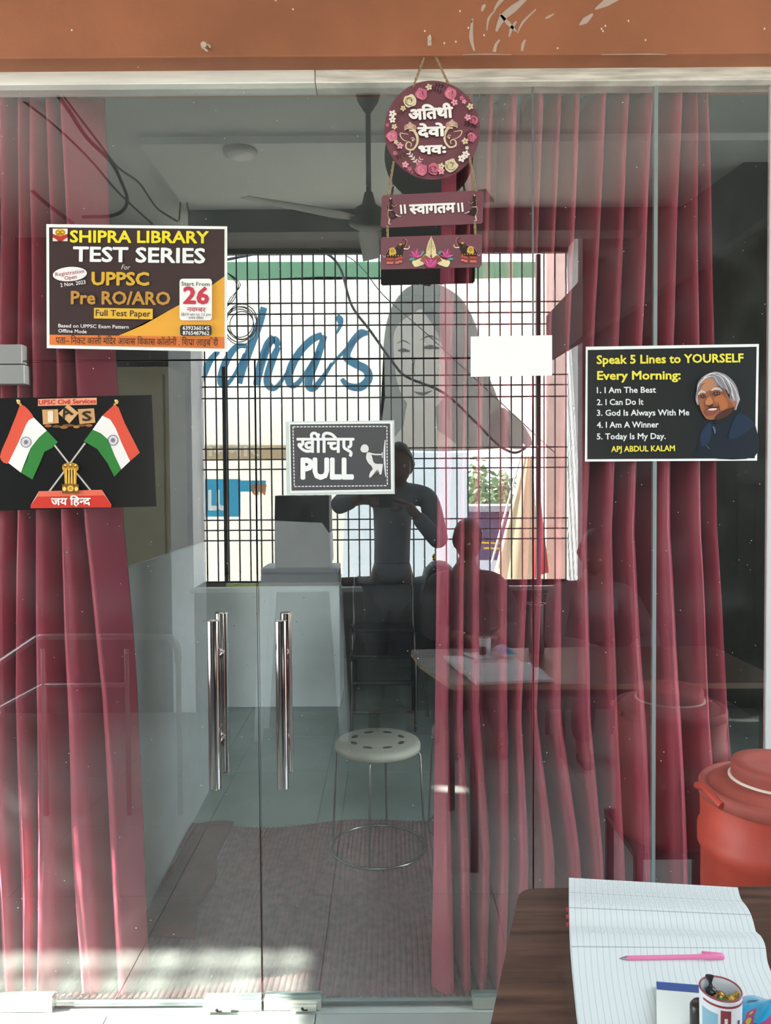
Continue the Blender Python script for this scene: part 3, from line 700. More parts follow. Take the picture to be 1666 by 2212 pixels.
pr.poly([(138,1012),(166,1012),(165,1048),(140,1048)], g1)
for x in (146, 152, 158): pr.rib([(x, 1015), (x, 1046)], [2, 1.2], g2, 1, up=False)
pr.k += 1
for x in (143, 149, 155, 161): pr.rib([(x, 1013), (x, 1044)], [1.8, 2], g3, 1, up=False)
pr.k += 1
for x, y in ((141,1006),(152,1005),(163,1006)): pr.ell((x, y), 4, 4.5, g2, 10).ell((x, y - 1), 2.5, 2.5, g3, 8)
pr.poly([(134,1046),(170,1046),(171,1066),(134,1066)], g2).ell((152, 1055), 8, 7, g1, 14).ring((152, 1055), 5, 1.4, g3, 12)
for x in (139, 165): pr.ell((x, 1056), 4, 5, g3, 8)
pr.out('emblem_print', T, 'printed gold pillar emblem')
# ------------------------------------------------------------------ hanging welcome boards
SY = -.088
maroon = mat('maroon_board', '#6f3c49', .45, var=.04)
mback = mat('board_back', '#5b3a40', .6)
rope = mat('jute_rope', '#8f7a5c', .9, var=.3, vscale=300)
def board(name, pts, parent, label=None):
    f = [P(x, y, SY) for x, y in pts]; n = len(f); bk = [v + Vector((0, .004, 0)) for v in f]
    b = MB(); b.ngon(f, maroon); b.add(bk, [tuple(range(n))[::-1]], mback); b.add(f + bk, [(i, (i+1) % n, n + (i+1) % n, n + i) for i in range(n)], mback)
    o = b.out(name, parent)
    if label: o['label'] = label
    return o
hang = thing('welcome_hanging', P(933, 580, SY), 'three maroon welcome boards, one round and two oblong, roped together under the brown beam', 'wall hanging')
C0 = (934, 281)
b0 = board('round_board', [(C0[0] + 103.5*math.cos(t), C0[1] + 107*math.sin(t)) for t in [2*math.pi*k/64 for k in range(64)]], hang, 'round maroon board with a floral wreath')
b1 = board('oblong_board', [(829,422),(1038,411),(1043,413),(1045,417),(1043,480),(1039,483),(828,492),(824,489),(823,485),(825,426)], hang, 'oblong maroon board with dancers')
b2 = board('oblong_board', [(826,512),(1037,506),(1042,509),(1041,572),(1037,577),(826,582),(822,578),(823,516)], hang, 'lowest oblong maroon board with elephants and joined hands')
def rp_(a, c, nm='rope'):
    p0, p1 = P(a[0], a[1], SY - .003), P(c[0], c[1], SY - .003); b = MB()
    for ph in (0, math.pi):
        pts = []; n = 40
        for k in range(n + 1):
            t = k / n; p = p0.lerp(p1, t); an = t * (p1 - p0).length * 260 + ph
            pts.append(p + Vector((math.cos(an), math.sin(an), 0)) * .0018)
        b.tube(pts, .0021, rope, 5)
    return b.out(nm, hang)
rp_((927, 96), (893, 187)); rp_((929, 96), (969, 182)); rp_((851, 349), (838, 421)); rp_((1014, 338), (1029, 414)); rp_((837, 487), (838, 514)); rp_((1026, 481), (1027, 507))
# wreath
WX = lambda x, y: (780 + x / 3.95, 80 + y / 3.95)
PK, PD, CRM, LF, DK, WHT = '#c76a84', '#e7a3b2', '#ddd0ab', '#6a4a40', '#3a2228', '#efe8e2'
pr = Print(SY, 1)
def rose(x, y, r, a, c_):
    pr.spl([(x + r*(1 + .14*math.sin(5*t + x))*math.cos(t), y + r*(1 + .14*math.cos(4*t + y))*math.sin(t)) for t in [2*math.pi*k/10 for k in range(10)]], a, 3)
    for rr_, ph in ((.72, .3), (.5, 2.2), (.28, 4.0)):
        pr.rib([(x + r*rr_*math.cos(t + ph), y + r*rr_*math.sin(t + ph)) for t in (0, .8, 1.6, 2.4, 3.2, 4)], [.6, 1.8, .6], c_, 3, up=False)
    pr.k += 1
def flower(x, y, r, c_, ce='#8d5a4a'):
    for k in range(5): a = 2*math.pi*k/5 + x; pr.ell((x + r*.6*math.cos(a), y + r*.6*math.sin(a)), r*.5, r*.36, c_, 8, a, up=False)
    pr.k += 1; pr.ell((x, y), r*.22, r*.22, ce, 6)
def leafspray(x0, y0, x1, y1, n, c_, s_=5):
    pr.rib([(x0, y0), (x1, y1)], 1, c_, 1, up=False); dx, dy = x1-x0, y1-y0; L = math.hypot(dx, dy); an = math.atan2(dy, dx)
    for k in range(n):
        t = (k + .6) / n
        for sg in (-1, 1):
            a = an + sg * .8; pr.ell((x0 + dx*t + s_*.8*math.cos(a), y0 + dy*t + s_*.8*math.sin(a)), s_*.85, s_*.28, c_, 8, a, up=False)
    pr.k += 1
for a in [((700,480),(610,440),4,DK), ((720,420),(640,410),3,DK), ((1000,770),(890,740),4,DK), ((960,800),(900,830),3,DK), ((420,980),(310,1030),4,DK), ((330,680),(340,560),4,LF), ((300,740),(320,640),3,LF), ((900,560),(940,660),3,LF), ((800,1030),(910,920),5,LF),
          ((480,1080),(410,990),4,WHT), ((470,1100),(510,1040),3,PD), ((290,940),(400,1060),5,LF), ((920,900),(870,980),3,LF)]:
    p, q = WX(*a[0]), WX(*a[1]); leafspray(p[0], p[1], q[0], q[1], a[2], a[3], 4.6)
for x, y, r, a, c_ in [(515,485,13,PK,PD), (765,482,13,PK,PD), (965,708,9,PK,PD), (265,845,12,PK,PD), (944,855,10,PK,PD), (515,1130,13,PK,PD), (622,1125,12.5,PK,PD), (418,545,14,CRM,'#b9a878'), (770,1095,14,CRM,'#b9a878')]:
    p = WX(x, y); rose(p[0], p[1], r, a, c_)
for x, y, r, c_ in [(580,427,7,CRM), (360,608,6,CRM), (285,765,6,CRM), (300,897,5,CRM), (333,928,7,PD), (932,592,7,CRM), (798,557,7,PD), (912,685,7,PD), (888,888,7,CRM), (378,1088,7,PD), (686,1102,7,CRM), (685,1145,7,PD), (880,550,5,PD), (290,990,5,PK),
                    (270,655,8,WHT), (268,705,7,WHT), (860,1035,8,WHT), (895,1000,8,WHT), (860,520,5,PK), (415,1125,5,PK), (225,750,4,PK), (435,1155,2.4,PK), (905,945,4,WHT)]:
    p = WX(x, y); flower(p[0], p[1], r, c_)
pr.out('floral_wreath', b0, 'printed wreath of pink and cream roses')
pr = Print(SY, 14)
def shadowtext(s_, x0, y0, x1, y1, h, bold=.045):
    pr.text(s_, x0 + 1.2, y0 + 1.6, x1 + 1.2, y1 + 1.6, h, '#3f242b', bold); pr.text(s_, x0, y0, x1, y1, h, '#f4f2f0', bold)
shadowtext('अितथी', 885, 259, 978, 253, 21, .05); shadowtext('देवो', 904, 295, 961, 293, 19, .05); shadowtext('भवः', 906, 333, 962, 331, 17, .05)
pr.out('lettering', b0)
for sg in (1, -1):
    pr = Print(SY, 14)
    def E_(x, y):
        if sg > 0: return WX(x, y)
        return WX(1195 - x, y - 22)
    e = lambda l: [E_(*p) for p in l]
    pr.rib(e([(410,800),(450,800),(480,850),(478,910),(440,960),(390,950),(385,915),(405,895),(430,910),(425,935)]), [2.5,6,4.5,3.5,3,2,1.6], '#ddd0ab', 5)
    pr.rib(e([(405,830),(375,825),(335,822),(345,860),(375,885),(395,885)]), [1,1.5,2.2,1.5,1], '#ddd0ab', 5)
    pr.ell(E_(443, 880), 2.2, 2.6, '#ddd0ab', 8).rib(e([(425,865),(445,858),(462,880)]), [1,1.6,1], '#ddd0ab', 4)
    pr.spl(e([(370,790),(372,755),(400,740),(420,730),(440,740),(470,758),(468,795),(440,780),(420,790),(395,785)]), '#b58f86', 4)
    for x, y in ((402,757),(418,735),(434,757),(420,765)): pr.ring(E_(x, y), 2.2, 1.1, '#ecd9b8', 10)
    pr.rib(e([(370,795),(420,775),(470,800)]), 1.2, '#ecd9b8', 3)
    pr.out('elephant_head_print', b0)
pr = Print(SY, 2)
shadowtext('स~वागतम', 886, 462, 983, 458, 19, .045); shadowtext('॥', 866, 462, 877, 461, 19, .02); shadowtext('॥', 990, 458, 1001, 457, 19, .02)
pr.out('lettering', b1)
for sg in (1, -1):
    pr = Print(SY, 2)
    D = (lambda x, y: WX(x, y)) if sg > 0 else (lambda x, y: WX(1222 - x, y - 27))
    d_ = lambda l: [D(*p) for p in l]; o_ = '#d9b5a0'
    pr.ell(D(255, 1393), 4, 5, '#2c171b', 10).ell(D(253, 1378), 2, 1.6, o_, 8)
    pr.spl(d_([(240,1415),(268,1412),(270,1450),(262,1475),(238,1475),(232,1440)]), '#2c171b', 3).rib(d_([(240,1420),(236,1450),(240,1475)]), 1, o_, 3)
    pr.rib(d_([(262,1425),(285,1440),(300,1420)]), [2, 2.4, 1.4], '#2c171b', 3).rib(d_([(262,1432),(287,1447),(303,1424)]), .8, o_, 3).rib(d_([(238,1430),(228,1455),(262,1462),(298,1450)]), [1.6,2,1.2], '#3a1f24', 3)
    pr.spl(d_([(234,1478),(266,1478),(296,1510),(310,1535),(270,1550),(245,1556),(232,1520)]), '#2c171b', 3)
    for k in range(4): pr.rib(d_([(245 + 8*k, 1482), (250 + 14*k, 1545 - 5*k)]), .7, '#8a6a60', 1, up=False)
    pr.rib(d_([(234,1480),(230,1520),(244,1555)]), 1, o_, 3).rib(d_([(232,1477),(270,1477)]), 1.6, o_, 1)
    pr.rib(d_([(245,1550),(240,1575),(238,1592),(256,1596)]), [2.6,2,1.4], '#e6d6cc', 3).rib(d_([(296,1515),(320,1528),(340,1530)]), [2.4,1.6,1], '#e6d6cc', 3)
    pr.out('dancer_print', b1)
for sg in (1, -1):
    pr = Print(SY, 2)
    D = (lambda x, y: WX(x, y)) if sg > 0 else (lambda x, y: WX(1205 - x, y - 12))
    d_ = lambda l: [D(*p) for p in l]
    pr.spl(d_([(210,1860),(225,1820),(280,1800),(320,1775),(345,1765),(372,1790),(365,1815),(350,1850),(345,1880),(280,1885),(225,1885)]), '#2c171b', 4)
    pr.rib(d_([(360,1790),(382,1770),(385,1740),(368,1728),(355,1735)]), [6,4.5,3,2,1.4], '#3a2226', 4).rib(d_([(375,1790),(390,1765),(390,1735),(370,1722)]), 1, '#d98a78', 4)
    pr.rib(d_([(365,1805),(395,1808),(412,1795),(408,1780)]), [3,2,1], '#e3cfc0', 4).ell(D(325, 1790), 4, 5, '#4a2a28', 10).ell(D(338, 1770), 3, 2, '#d9a23a', 8)
    pr.spl(d_([(250,1800),(290,1805),(300,1850),(262,1860),(240,1855)]), '#cdb04a', 3).ring(D(268, 1825), 3, 1.2, '#a03030', 10)
    for x, y in ((235,1890),(262,1890),(310,1888),(338,1880)):
        pr.poly(d_([(x-17,y-5),(x+15,y-8),(x+13,y+34),(x-15,y+36)]), '#b04a3e').poly(d_([(x-16,y+28),(x+13,y+26),(x+13,y+45),(x-16,y+47)]), '#d3735f')
        pr.rib(d_([(x-15,y+20),(x+13,y+18)]), 1.2, '#2c171b', 1)
    pr.rib(d_([(212,1860),(200,1880),(185,1862)]), 1.4, '#d98a9a', 4).rib(d_([(215,1850),(240,1808),(300,1790)]), .8, '#d98a78', 4)
    for k in range(6): pr.ell(D(230 + 22*k, 1866), 1.2, 1.2, '#e0b040', 6, up=False)
    pr.out('elephant_print', b2)
pr = Print(SY, 2)
for sg in (1, -1):
    D = (lambda x, y: WX(x, y)) if sg > 0 else (lambda x, y: WX(1197 - x, y))
    d_ = lambda l: [D(*p) for p in l]
    for k, a in enumerate((-1.3, -.75, -.25, .25, .75, 1.3)):
        c = D(468, 1880); pr.spl([c, (c[0] + 7*math.sin(a-.25), c[1] - 11*math.cos(a-.25)), (c[0] + 16*math.sin(a), c[1] - 20*math.cos(a)), (c[0] + 7*math.sin(a+.25), c[1] - 11*math.cos(a+.25))], ('#b83a78', '#d0609a')[k % 2], 3)
    pr.ell(D(435, 1895), 7, 3, '#4f9a92', 8, -.2).ell(D(525, 1840), 5, 3, '#4f9a92', 8, -1).ell(D(525, 1940), 4, 3, '#4f9a92', 8)
    pr.spl(d_([(562,1890),(556,1830),(572,1760),(594,1712),(600,1705),(600,1830),(588,1870)]), '#e6d9a8', 4)
    pr.spl(d_([(556,1850),(592,1880),(540,1935),(470,1962),(445,1945),(440,1912),(500,1895)]), '#e6d9a8', 4)
    pr.poly(d_([(548,1858),(592,1892),(550,1930),(505,1910),(520,1880)]), '#a05a48')
    for k in range(4): pr.rib(d_([(548-12*k,1862+12*k),(590-12*k,1893+12*k)]), .9, '#e0b84a', 1, up=False)
    for l in [[(592,1730),(590,1800)], [(584,1755),(581,1815)], [(576,1775),(572,1820)]]: pr.rib(d_(l), .6, '#8a6a40', 1, up=False)
pr.rib([WX(599, 1712), WX(599, 1880)], 1.0, '#8a6a40', 1)
for k, a in enumerate((-1.25, -.85, -.4, 0, .4, .85, 1.25)):
    c = WX(597, 1965); pr.spl([c, (c[0] + 8*math.sin(a-.3), c[1] - 12*math.cos(a-.3)), (c[0] + 17*math.sin(a), c[1] - 24*math.cos(a*.8)), (c[0] + 8*math.sin(a+.3), c[1] - 12*math.cos(a+.3))], ('#b83a78', '#d0609a')[k % 2], 3)
pr.out('joined_hands_print', b2, 'printed joined palms between pink lotus flowers')
# nails / clips on the beam
nail = mat('painted_hook', '#b8aa98', .5)
def hook(px, py, label, s_=1):
    p = P(px, py, BEAMY); t = thing('wall_hook', p, label, 'hook', 'small white hooks on the beam')
    MB().box((p.x - .005, p.y - .004, p.z - .014), (p.x + .005, p.y + .001, p.z + .010), nail).out('plate', t, bevel=.001)
    MB().tube([p + Vector(v) for v in ((0, -.004, -.004), (0, -.014, -.006), (0, -.017, 0), (0, -.016, .005))], .0025, nail, 8).out('hook_arm', t)
hook(928, 88, 'small pale hook carrying the welcome boards')
p = P(445, 103, BEAMY); cl = thing('cable_clip', p, 'chipped white cable clip nailed to the brown beam', 'clip')
MB().tube([p + Vector((-.005, .001, .003)), p + Vector((-.004, -.010, .003))], .008, nail, 10).out('clip_head', cl)
MB().tube([p + Vector((.005 + .007*math.cos(t), -.005, -.003 + .008*math.sin(t))) for t in [2*math.pi*k/14 for k in range(12)]], .003, nail, 6).out('clip_loop', cl)
# ------------------------------------------------------------------ table in front and what lies on it
TZ = .75
wood = bpy.data.materials.new('walnut_laminate'); wood.use_nodes = True
n, l = wood.node_tree.nodes, wood.node_tree.links; pb = n['Principled BSDF']; pb.inputs['Roughness'].default_value = .4
t = n.new('ShaderNodeTexCoord'); mp = n.new('ShaderNodeMapping'); mp.inputs['Scale'].default_value = (2.2, 26, 1); mp.inputs['Rotation'].default_value = (0, 0, .05)
no = n.new('ShaderNodeTexNoise'); no.inputs['Scale'].default_value = 1.6; no.inputs['Detail'].default_value = 8; no.inputs['Roughness'].default_value = .6
r = n.new('ShaderNodeValToRGB'); r.color_ramp.elements[0].position = .35; r.color_ramp.elements[0].color = lin('#2e1e17'); r.color_ramp.elements[1].position = .72; r.color_ramp.elements[1].color = lin('#64483a')
l.new(t.outputs['Object'], mp.inputs[0]); l.new(mp.outputs[0], no.inputs['Vector']); l.new(no.outputs[0], r.inputs[0]); l.new(r.outputs[0], pb.inputs['Base Color'])
tA = Zp(1123, 1919, TZ); tB = Zp(1060, 2212, TZ)
corner = [Vector((tB.x - .035, -1.42, 0)), Vector((tB.x, tB.y, 0)), Vector((tA.x, tA.y, 0)), Vector((1.55, tA.y + .004, 0)), Vector((1.55, -1.46, 0))]
def rounded(c, rad, n_=5):
    out = []
    for i, p in enumerate(c):
        r_ = rad[i]
        if not r_: out.append(p); continue
        a, b_ = (c[i-1] - p).normalized(), (c[(i+1) % len(c)] - p).normalized(); q0, q1 = p + a * r_, p + b_ * r_
        for k in range(n_ + 1): t_ = k / n_; out.append((1-t_)**2 * q0 + 2*t_*(1-t_) * p + t_*t_ * q1)
    return out
poly = rounded(corner, [.04, 0, .035, .035, .04])
tab = thing('writing_table', (.9, -1.1, 0), 'walnut-topped table in front of the glass at the lower right', 'table')
n_ = len(poly); top = [Vector((p.x, p.y, TZ)) for p in poly]; bot = [Vector((p.x, p.y, TZ - .022)) for p in poly]
edge = mat('table_edge', '#a08c70', .5)
b = MB(); b.ngon(top[::-1], wood); b.add(bot, [tuple(range(n_))], edge); b.add(top + bot, [(i, (i+1) % n_, n_ + (i+1) % n_, n_ + i) for i in range(n_)], edge); b.out('tabletop', tab)
legm = mat('table_leg_steel', '#2c2c2e', .4, .5)
for x, y in ((.34, -.80), (1.48, -.80), (.30, -1.38), (1.48, -1.40)): MB().box((x - .015, y - .015, .0), (x + .015, y + .015, TZ - .022), legm).out('leg', tab)
MB().box((.3, -.815, TZ - .06), (1.5, -.79, TZ - .022), legm).out('apron', tab)
# notebook
paper = bpy.data.materials.new('ruled_paper'); paper.use_nodes = True
n, l = paper.node_tree.nodes, paper.node_tree.links; pb = n['Principled BSDF']; pb.inputs['Roughness'].default_value = .7
uv = n.new('ShaderNodeUVMap'); sp = n.new('ShaderNodeSeparateXYZ'); l.new(uv.outputs[0], sp.inputs[0])
def mth(op, a, bv=None):
    q = n.new('ShaderNodeMath'); q.operation = op
    for i, v in enumerate((a, bv)):
        if v is None: continue
        if isinstance(v, (int, float)): q.inputs[i].default_value = v
        else: l.new(v, q.inputs[i])
    return q.outputs[0]
u, v = sp.outputs[0], sp.outputs[1]
fr = mth('FRACT', mth('MULTIPLY', u, 31)); line = mth('LESS_THAN', fr, .07)
mg = 0
for c in (.14, .46, .70, .83): 
    q = mth('LESS_THAN', mth('ABSOLUTE', mth('SUBTRACT', v, c)), .0028); mg = q if mg == 0 else mth('MAXIMUM', mg, q)
wv = n.new('ShaderNodeTexNoise'); wv.inputs['Scale'].default_value = 1; wv.inputs['Detail'].default_value = 3
cx_ = n.new('ShaderNodeCombineXYZ'); l.new(mth('MULTIPLY', u, 95), cx_.inputs[0]); l.new(mth('MULTIPLY', v, 190), cx_.inputs[1]); l.new(cx_.outputs[0], wv.inputs['Vector'])
scr = mth('GREATER_THAN', wv.outputs[0], .57)
zone = mth('MAXIMUM', mth('MULTIPLY', mth('GREATER_THAN', v, .86), mth('LESS_THAN', v, .985)), mth('MAXIMUM', mth('MULTIPLY', mth('GREATER_THAN', v, .72), mth('LESS_THAN', v, .80)), mth('MULTIPLY', mth('GREATER_THAN', v, .53), mth('LESS_THAN', v, .56))))
band = mth('MULTIPLY', mth('GREATER_THAN', fr, .25), mth('LESS_THAN', fr, .85))
scr = mth('MULTIPLY', mth('MULTIPLY', scr, zone), mth('MULTIPLY', band, mth('MULTIPLY', mth('GREATER_THAN', u, .06), mth('LESS_THAN', u, .95))))
def mixc(f, a, bcol):
    q = n.new('ShaderNodeMixRGB'); l.new(f, q.inputs[0])
    if isinstance(a, tuple): q.inputs[1].default_value = a
    else: l.new(a, q.inputs[1])
    q.inputs[2].default_value = bcol; return q.outputs[0]
c = mixc(mth('MULTIPLY', line, .75), lin('#cfd7d7'), lin('#8b9aa3')); c = mixc(mth('MULTIPLY', mg, .6), c, lin('#7f8a94')); c = mixc(mth('MULTIPLY', scr, .38), c, lin('#59637a'))
l.new(c, pb.inputs['Base Color'])
book = thing('notebook', Zp(1440, 2050, TZ), 'open ruled notebook with handwriting, spread on the walnut table', 'notebook')
# outline of the spread in pixels, from far edge (v=1) to near edge (v=0)
lf = [(1229,1896),(1229,1935),(1230,1985),(1233,2040),(1240,2120),(1250,2215),(1262,2300)]
rt = [(1594,1917),(1604,1955),(1628,2000),(1652,2052),(1662,2090),(1700,2170),(1740,2250)]
hz = [.012,.014,.019,.021,.017,.013,.012]
def notegrid(dz, hscale=1.0, m=paper, inset=0):
    L1 = catmull([(a, c_, 0) for a, c_ in lf], 5); R1 = catmull([(a, c_, 0) for a, c_ in rt], 5); H1 = catmull([(h, 0, 0) for h in hz], 5)
    rows = []; uvs = []
    for i in range(len(L1)):
        row = []; v_ = 1 - i / (len(L1) - 1)
        for j in range(13):
            s_ = j / 12; q = L1[i].lerp(R1[i], s_)
            h = H1[i].x
            hh = (h + .013 * math.exp(-((v_ - .74) / .12) ** 2) + .011 * math.exp(-((v_ - .50) / .10) ** 2) - .009 * math.exp(-((v_ - .63) / .035) ** 2)) * hscale
            w_ = Zp(q.x, q.y, TZ + h); row.append((w_.x, w_.y, TZ + hh + dz)); uvs.append((s_, v_))
        rows.append(row)
    return rows, uvs
rows, uvs = notegrid(0); b = MB().grid(rows, paper); me = b.me('pages')
ul = me.uv_layers.new(name='UVMap')
for lp in me.loops: ul.data[lp.index].uv = uvs[lp.vertex_index]
link('pages', me, book)
blk = MB(); nr, nc = len(rows), 13; pe = mat('page_edges', '#d5d9d8', .8, var=.08, vscale=200)
low = [[(x, y, TZ + .0015) for x, y, z in r_] for r_ in rows]
def wall(seq_t, seq_b): blk.add(seq_t + seq_b, [(i, i+1, len(seq_t) + i + 1, len(seq_t) + i) for i in range(len(seq_t)-1)], pe)
dn = [[(x, y, z - .0006) for x, y, z in r_] for r_ in rows]
wall([r_[0] for r_ in dn], [r_[0] for r_ in low]); wall([r_[-1] for r_ in dn], [r_[-1] for r_ in low]); wall(dn[0], low[0]); wall(dn[-1], low[-1]); blk.out('page_block', book)
cv = MB(); cm = mat('book_cover', '#3a4a5c', .5)
cvp = [low[0][0], low[0][-1], low[len(low)//2][-1], low[-1][-1], low[-1][0], low[len(low)//2][0]]
cv.ngon([(x + .001 if i in (0, 4, 5) else x + .003, y, TZ + .001) for i, (x, y, z) in enumerate(cvp)][::-1], cm); cv.out('cover', book)
red = mat('red_tab', '#a83a46', .6)
for py in (1962, 1978, 1995): p = Zp(1229, py, TZ + .01); MB().box((p.x - .004, p.y - .004, p.z - .004), (p.x + .001, p.y + .004, p.z), red).out('index_tab', book)
# pink pen
def on(px, py, h): return Zp(px, py, TZ + h)
pink = mat('pink_plastic', '#e27aa8', .4); pen = thing('pen', on(1450, 2070, .024), 'pink capped ballpoint pen on the open notebook', 'pen')
HP = .025
a, c = on(1354, 2070, HP), on(1520, 2067, HP); MB().tube([a, c], .0037, pink, 14).out('barrel', pen)
tip = on(1338, 2071, HP - .001); MB().tube([a, a.lerp(tip, .6), tip], [.0036, .002, .0006], mat('pen_tip', '#8f7f88', .3, .5), 10).out('tip', pen)
c2 = on(1564, 2066, HP); MB().tube([c, c.lerp(c2, .05), c.lerp(c2, .9), c2], [.0037, .0053, .0053, .0035], pink, 14).out('cap', pen)
MB().bar(on(1516, 2056, HP + .004), on(1556, 2060, HP + .004), .003, .0015, pink).out('clip', pen)
# grey pencil/ruler
gp = mat('grey_metal_rule', '#6f7a7d', .45, .2); ru = thing('ruler', on(1475, 1950, .016), 'flat grey metal rule lying on the far notebook page', 'ruler')
a, c = on(1358, 1946, .0205), on(1595, 1956, .0205); b = MB(); b.bar(a, c, .011, .003, gp); b.out('blade', ru)
d_ = (c - a).normalized(); sdn = d_.cross(Vector((0, 0, 1))) * .0055; MB().add([a - sdn + Vector((0,0,.0015)), a + sdn + Vector((0,0,.0015)), a - d_ * .006 + Vector((0,0,.0012)), a - sdn - Vector((0,0,.0015)), a + sdn - Vector((0,0,.0015)), a - d_ * .006 - Vector((0,0,.0012))], [(0,1,2),(5,4,3),(0,2,5,3),(1,4,5,2)], gp).out('pointed_end', ru)
# note pad with blue band
pad = thing('memo_pad', on(1480, 2170, .02), 'pale memo pad with a blue band on the notebook, left of the tin', 'notepad')
q = [on(1418, 2120, .024), on(1540, 2130, .024), on(1560, 2290, .024), on(1420, 2290, .024)]
b = MB(); lo = [v_ - Vector((0, 0, .007)) for v_ in q]; b.add(q + lo, [(3,2,1,0),(4,5,6,7),(0,1,5,4),(1,2,6,5),(2,3,7,6),(3,0,4,7)], mat('memo_paper', '#d5dcd6', .7)); b.out('sheets', pad)
q2 = [on(1418, 2120, .0244), on(1540, 2130, .0244), on(1541, 2147, .0244), on(1419, 2137, .0244)]; MB().ngon(q2[::-1], mat('blue_band', '#3b5390', .5)).out('blue_band', pad)
# tin of sweets
tc_ = on(1553, 2165, .065); tr_ = .0265; tinb = TZ + .018
tin = thing('sweet_tin', (tc_.x, tc_.y, tinb), 'small white and maroon printed cup holding wrapped sweets', 'cup')
tt = TZ + .098; cc = Zp(1557, 2136, tt); tcx, tcy = cc.x, cc.y
whp = mat('cup_white', '#dfe4e6', .3); mrn = mat('cup_maroon', '#8a3f45', .4); lbl = mat('cup_blue', '#86b4c8', .4)
b = MB(); b.lathe([(tr_*.93, tinb), (tr_*.97, tinb + .03), (tr_, tt - .004), (tr_, tt)], (tcx, tcy, 0), whp, 40); b.lathe([(tr_*.93, tt), (tr_*.9, tinb + .004), (.0001, tinb + .003)], (tcx, tcy, 0), mat('cup_inside', '#c9cdd0', .4), 40); b.out('body', tin)
MB().tube([(tcx + tr_*.97*math.cos(u_), tcy + tr_*.97*math.sin(u_), tt) for u_ in [2*math.pi*k/40 for k in range(40)]], .0013, mrn, 6, closed=True).out('rim', tin)
def wrap(a0, a1, z0, z1, m, nm, dr=.0004):
    K = 10; rws = [[(tcx + (tr_ * (.94 + .06*(z_-tinb)/(tt-tinb)) + dr) * math.cos(math.radians(a0 + (a1-a0)*k/K)), tcy + (tr_ * (.94 + .06*(z_-tinb)/(tt-tinb)) + dr) * math.sin(math.radians(a0 + (a1-a0)*k/K)), z_) for k in range(K+1)] for z_ in [z0 + (z1-z0)*i/6 for i in range(7)]]
    return MB().grid(rws, m).out(nm, tin)
wrap(190, 240, tinb, tt - .018, lbl, 'blue_print'); wrap(247, 275, tinb, tt - .012, mrn, 'maroon_print'); wrap(257, 266, tinb, tt - .022, mat('script_white', '#e8e0de', .5, var=.5, vscale=500), 'script_print', .0008); wrap(195, 330, tt - .009, tt - .006, mrn, 'maroon_print')
wrap(288, 296, tt - .045, tt - .03, mat('logo_green', '#6f8f6a', .5, var=.4, vscale=300), 'emblem_print', .0009); wrap(297, 304, tt - .05, tt - .026, mat('logo_dark', '#3d4148', .5), 'emblem_print', .0009)
for i, (dx, dy, dz, m) in enumerate([(-.013, -.006, -.012, mat('copper_foil', '#b9775a', .18, 1, bump=1, bscale=300)), (.004, -.010, -.014, mat('green_foil', '#2f8a4c', .35, .4)), (.014, -.004, -.012, mat('gold_foil', '#d8b45a', .16, 1, bump=1, bscale=300)), (.003, .008, -.015, mat('amber_foil', '#b08a3c', .3, .6)), (-.008, .010, -.010, mat('black_foil', '#33383b', .3, .5))]):
    sw = thing('sweet', (tcx + dx, tcy + dy, tt + dz - .006), ['copper foil sweet in the printed cup', 'green wrapped sweet in the printed cup', 'gold foil sweet in the printed cup', 'amber sweet at the back of the cup', 'black wrapped sweet leaning up at the rim of the cup'][i], 'sweet', 'sweets in the cup')
    b = MB(); b.lathe([(.0001, -.006), (.006, -.004), (.008, 0), (.006, .004), (.0001, .006)], (tcx + dx, tcy + dy, tt + dz), m, 10); b.out('candy', sw)
    e0 = Vector((tcx + dx, tcy + dy, tt + dz)); up_ = Vector((0, .3, 1)) if i == 4 else Vector((.6 * (-1)**i, .4, .3)); up_.normalize()
    b = MB(); b.tube([e0 + up_ * .006, e0 + up_ * .010, e0 + up_ * (.019 if i == 4 else .012)], [.003, .002, .006 if i == 4 else .004], m, 6); b.out('wrapper_twist', sw)
# black mug edge behind the cup
p = on(1512, 2205, .03); mg_ = thing('black_holder', (p.x, p.y, TZ + .026), 'black rounded holder tucked against the printed cup', 'holder')
b = MB(); b.lathe([(.0001, 0), (.013, 0), (.015, .004), (.015, .03), (.012, .034), (.0001, .034)], (p.x - .001, p.y - .008, TZ + .026), mat('black_plastic', '#2b2625', .3), 20); b.out('body', mg_)
# blue pouch
p = on(1650, 2185, .05); pch = thing('sweet_pouch', (p.x, p.y, TZ + .02), 'shiny turquoise wrapper pouch with yellow and magenta print, at the table corner', 'packet')
rws = []
for i in range(15):
    row = []
    for j in range(15):
        s_, t_ = i / 14, j / 14; px_ = 1602 + 130 * t_; py_ = 2112 + 22 * t_ + (140) * s_
        h = .03 + .035 * math.sin(math.pi * min(1, s_ * 1.1 + .06)) * math.sin(math.pi * (t_ * .9 + .08)) + .003 * math.sin(9 * t_ + 7 * s_)
        w_ = Zp(px_, py_, TZ + .06); row.append((w_.x, w_.y, TZ + h))
    rws.append(row)
pm = bpy.data.materials.new('pouch_film'); pm.use_nodes = True; n, l = pm.node_tree.nodes, pm.node_tree.links; pb = n['Principled BSDF']; pb.inputs['Roughness'].default_value = .2
t = n.new('ShaderNodeTexCoord'); vo = n.new('ShaderNodeTexNoise'); vo.inputs['Scale'].default_value = 22; vo.inputs['Detail'].default_value = 2
r = n.new('ShaderNodeValToRGB'); r.color_ramp.interpolation = 'CONSTANT'
e = r.color_ramp.elements; e[0].position = 0; e[0].color = lin('#c8b83a'); e[1].position = .36; e[1].color = lin('#a0407a')
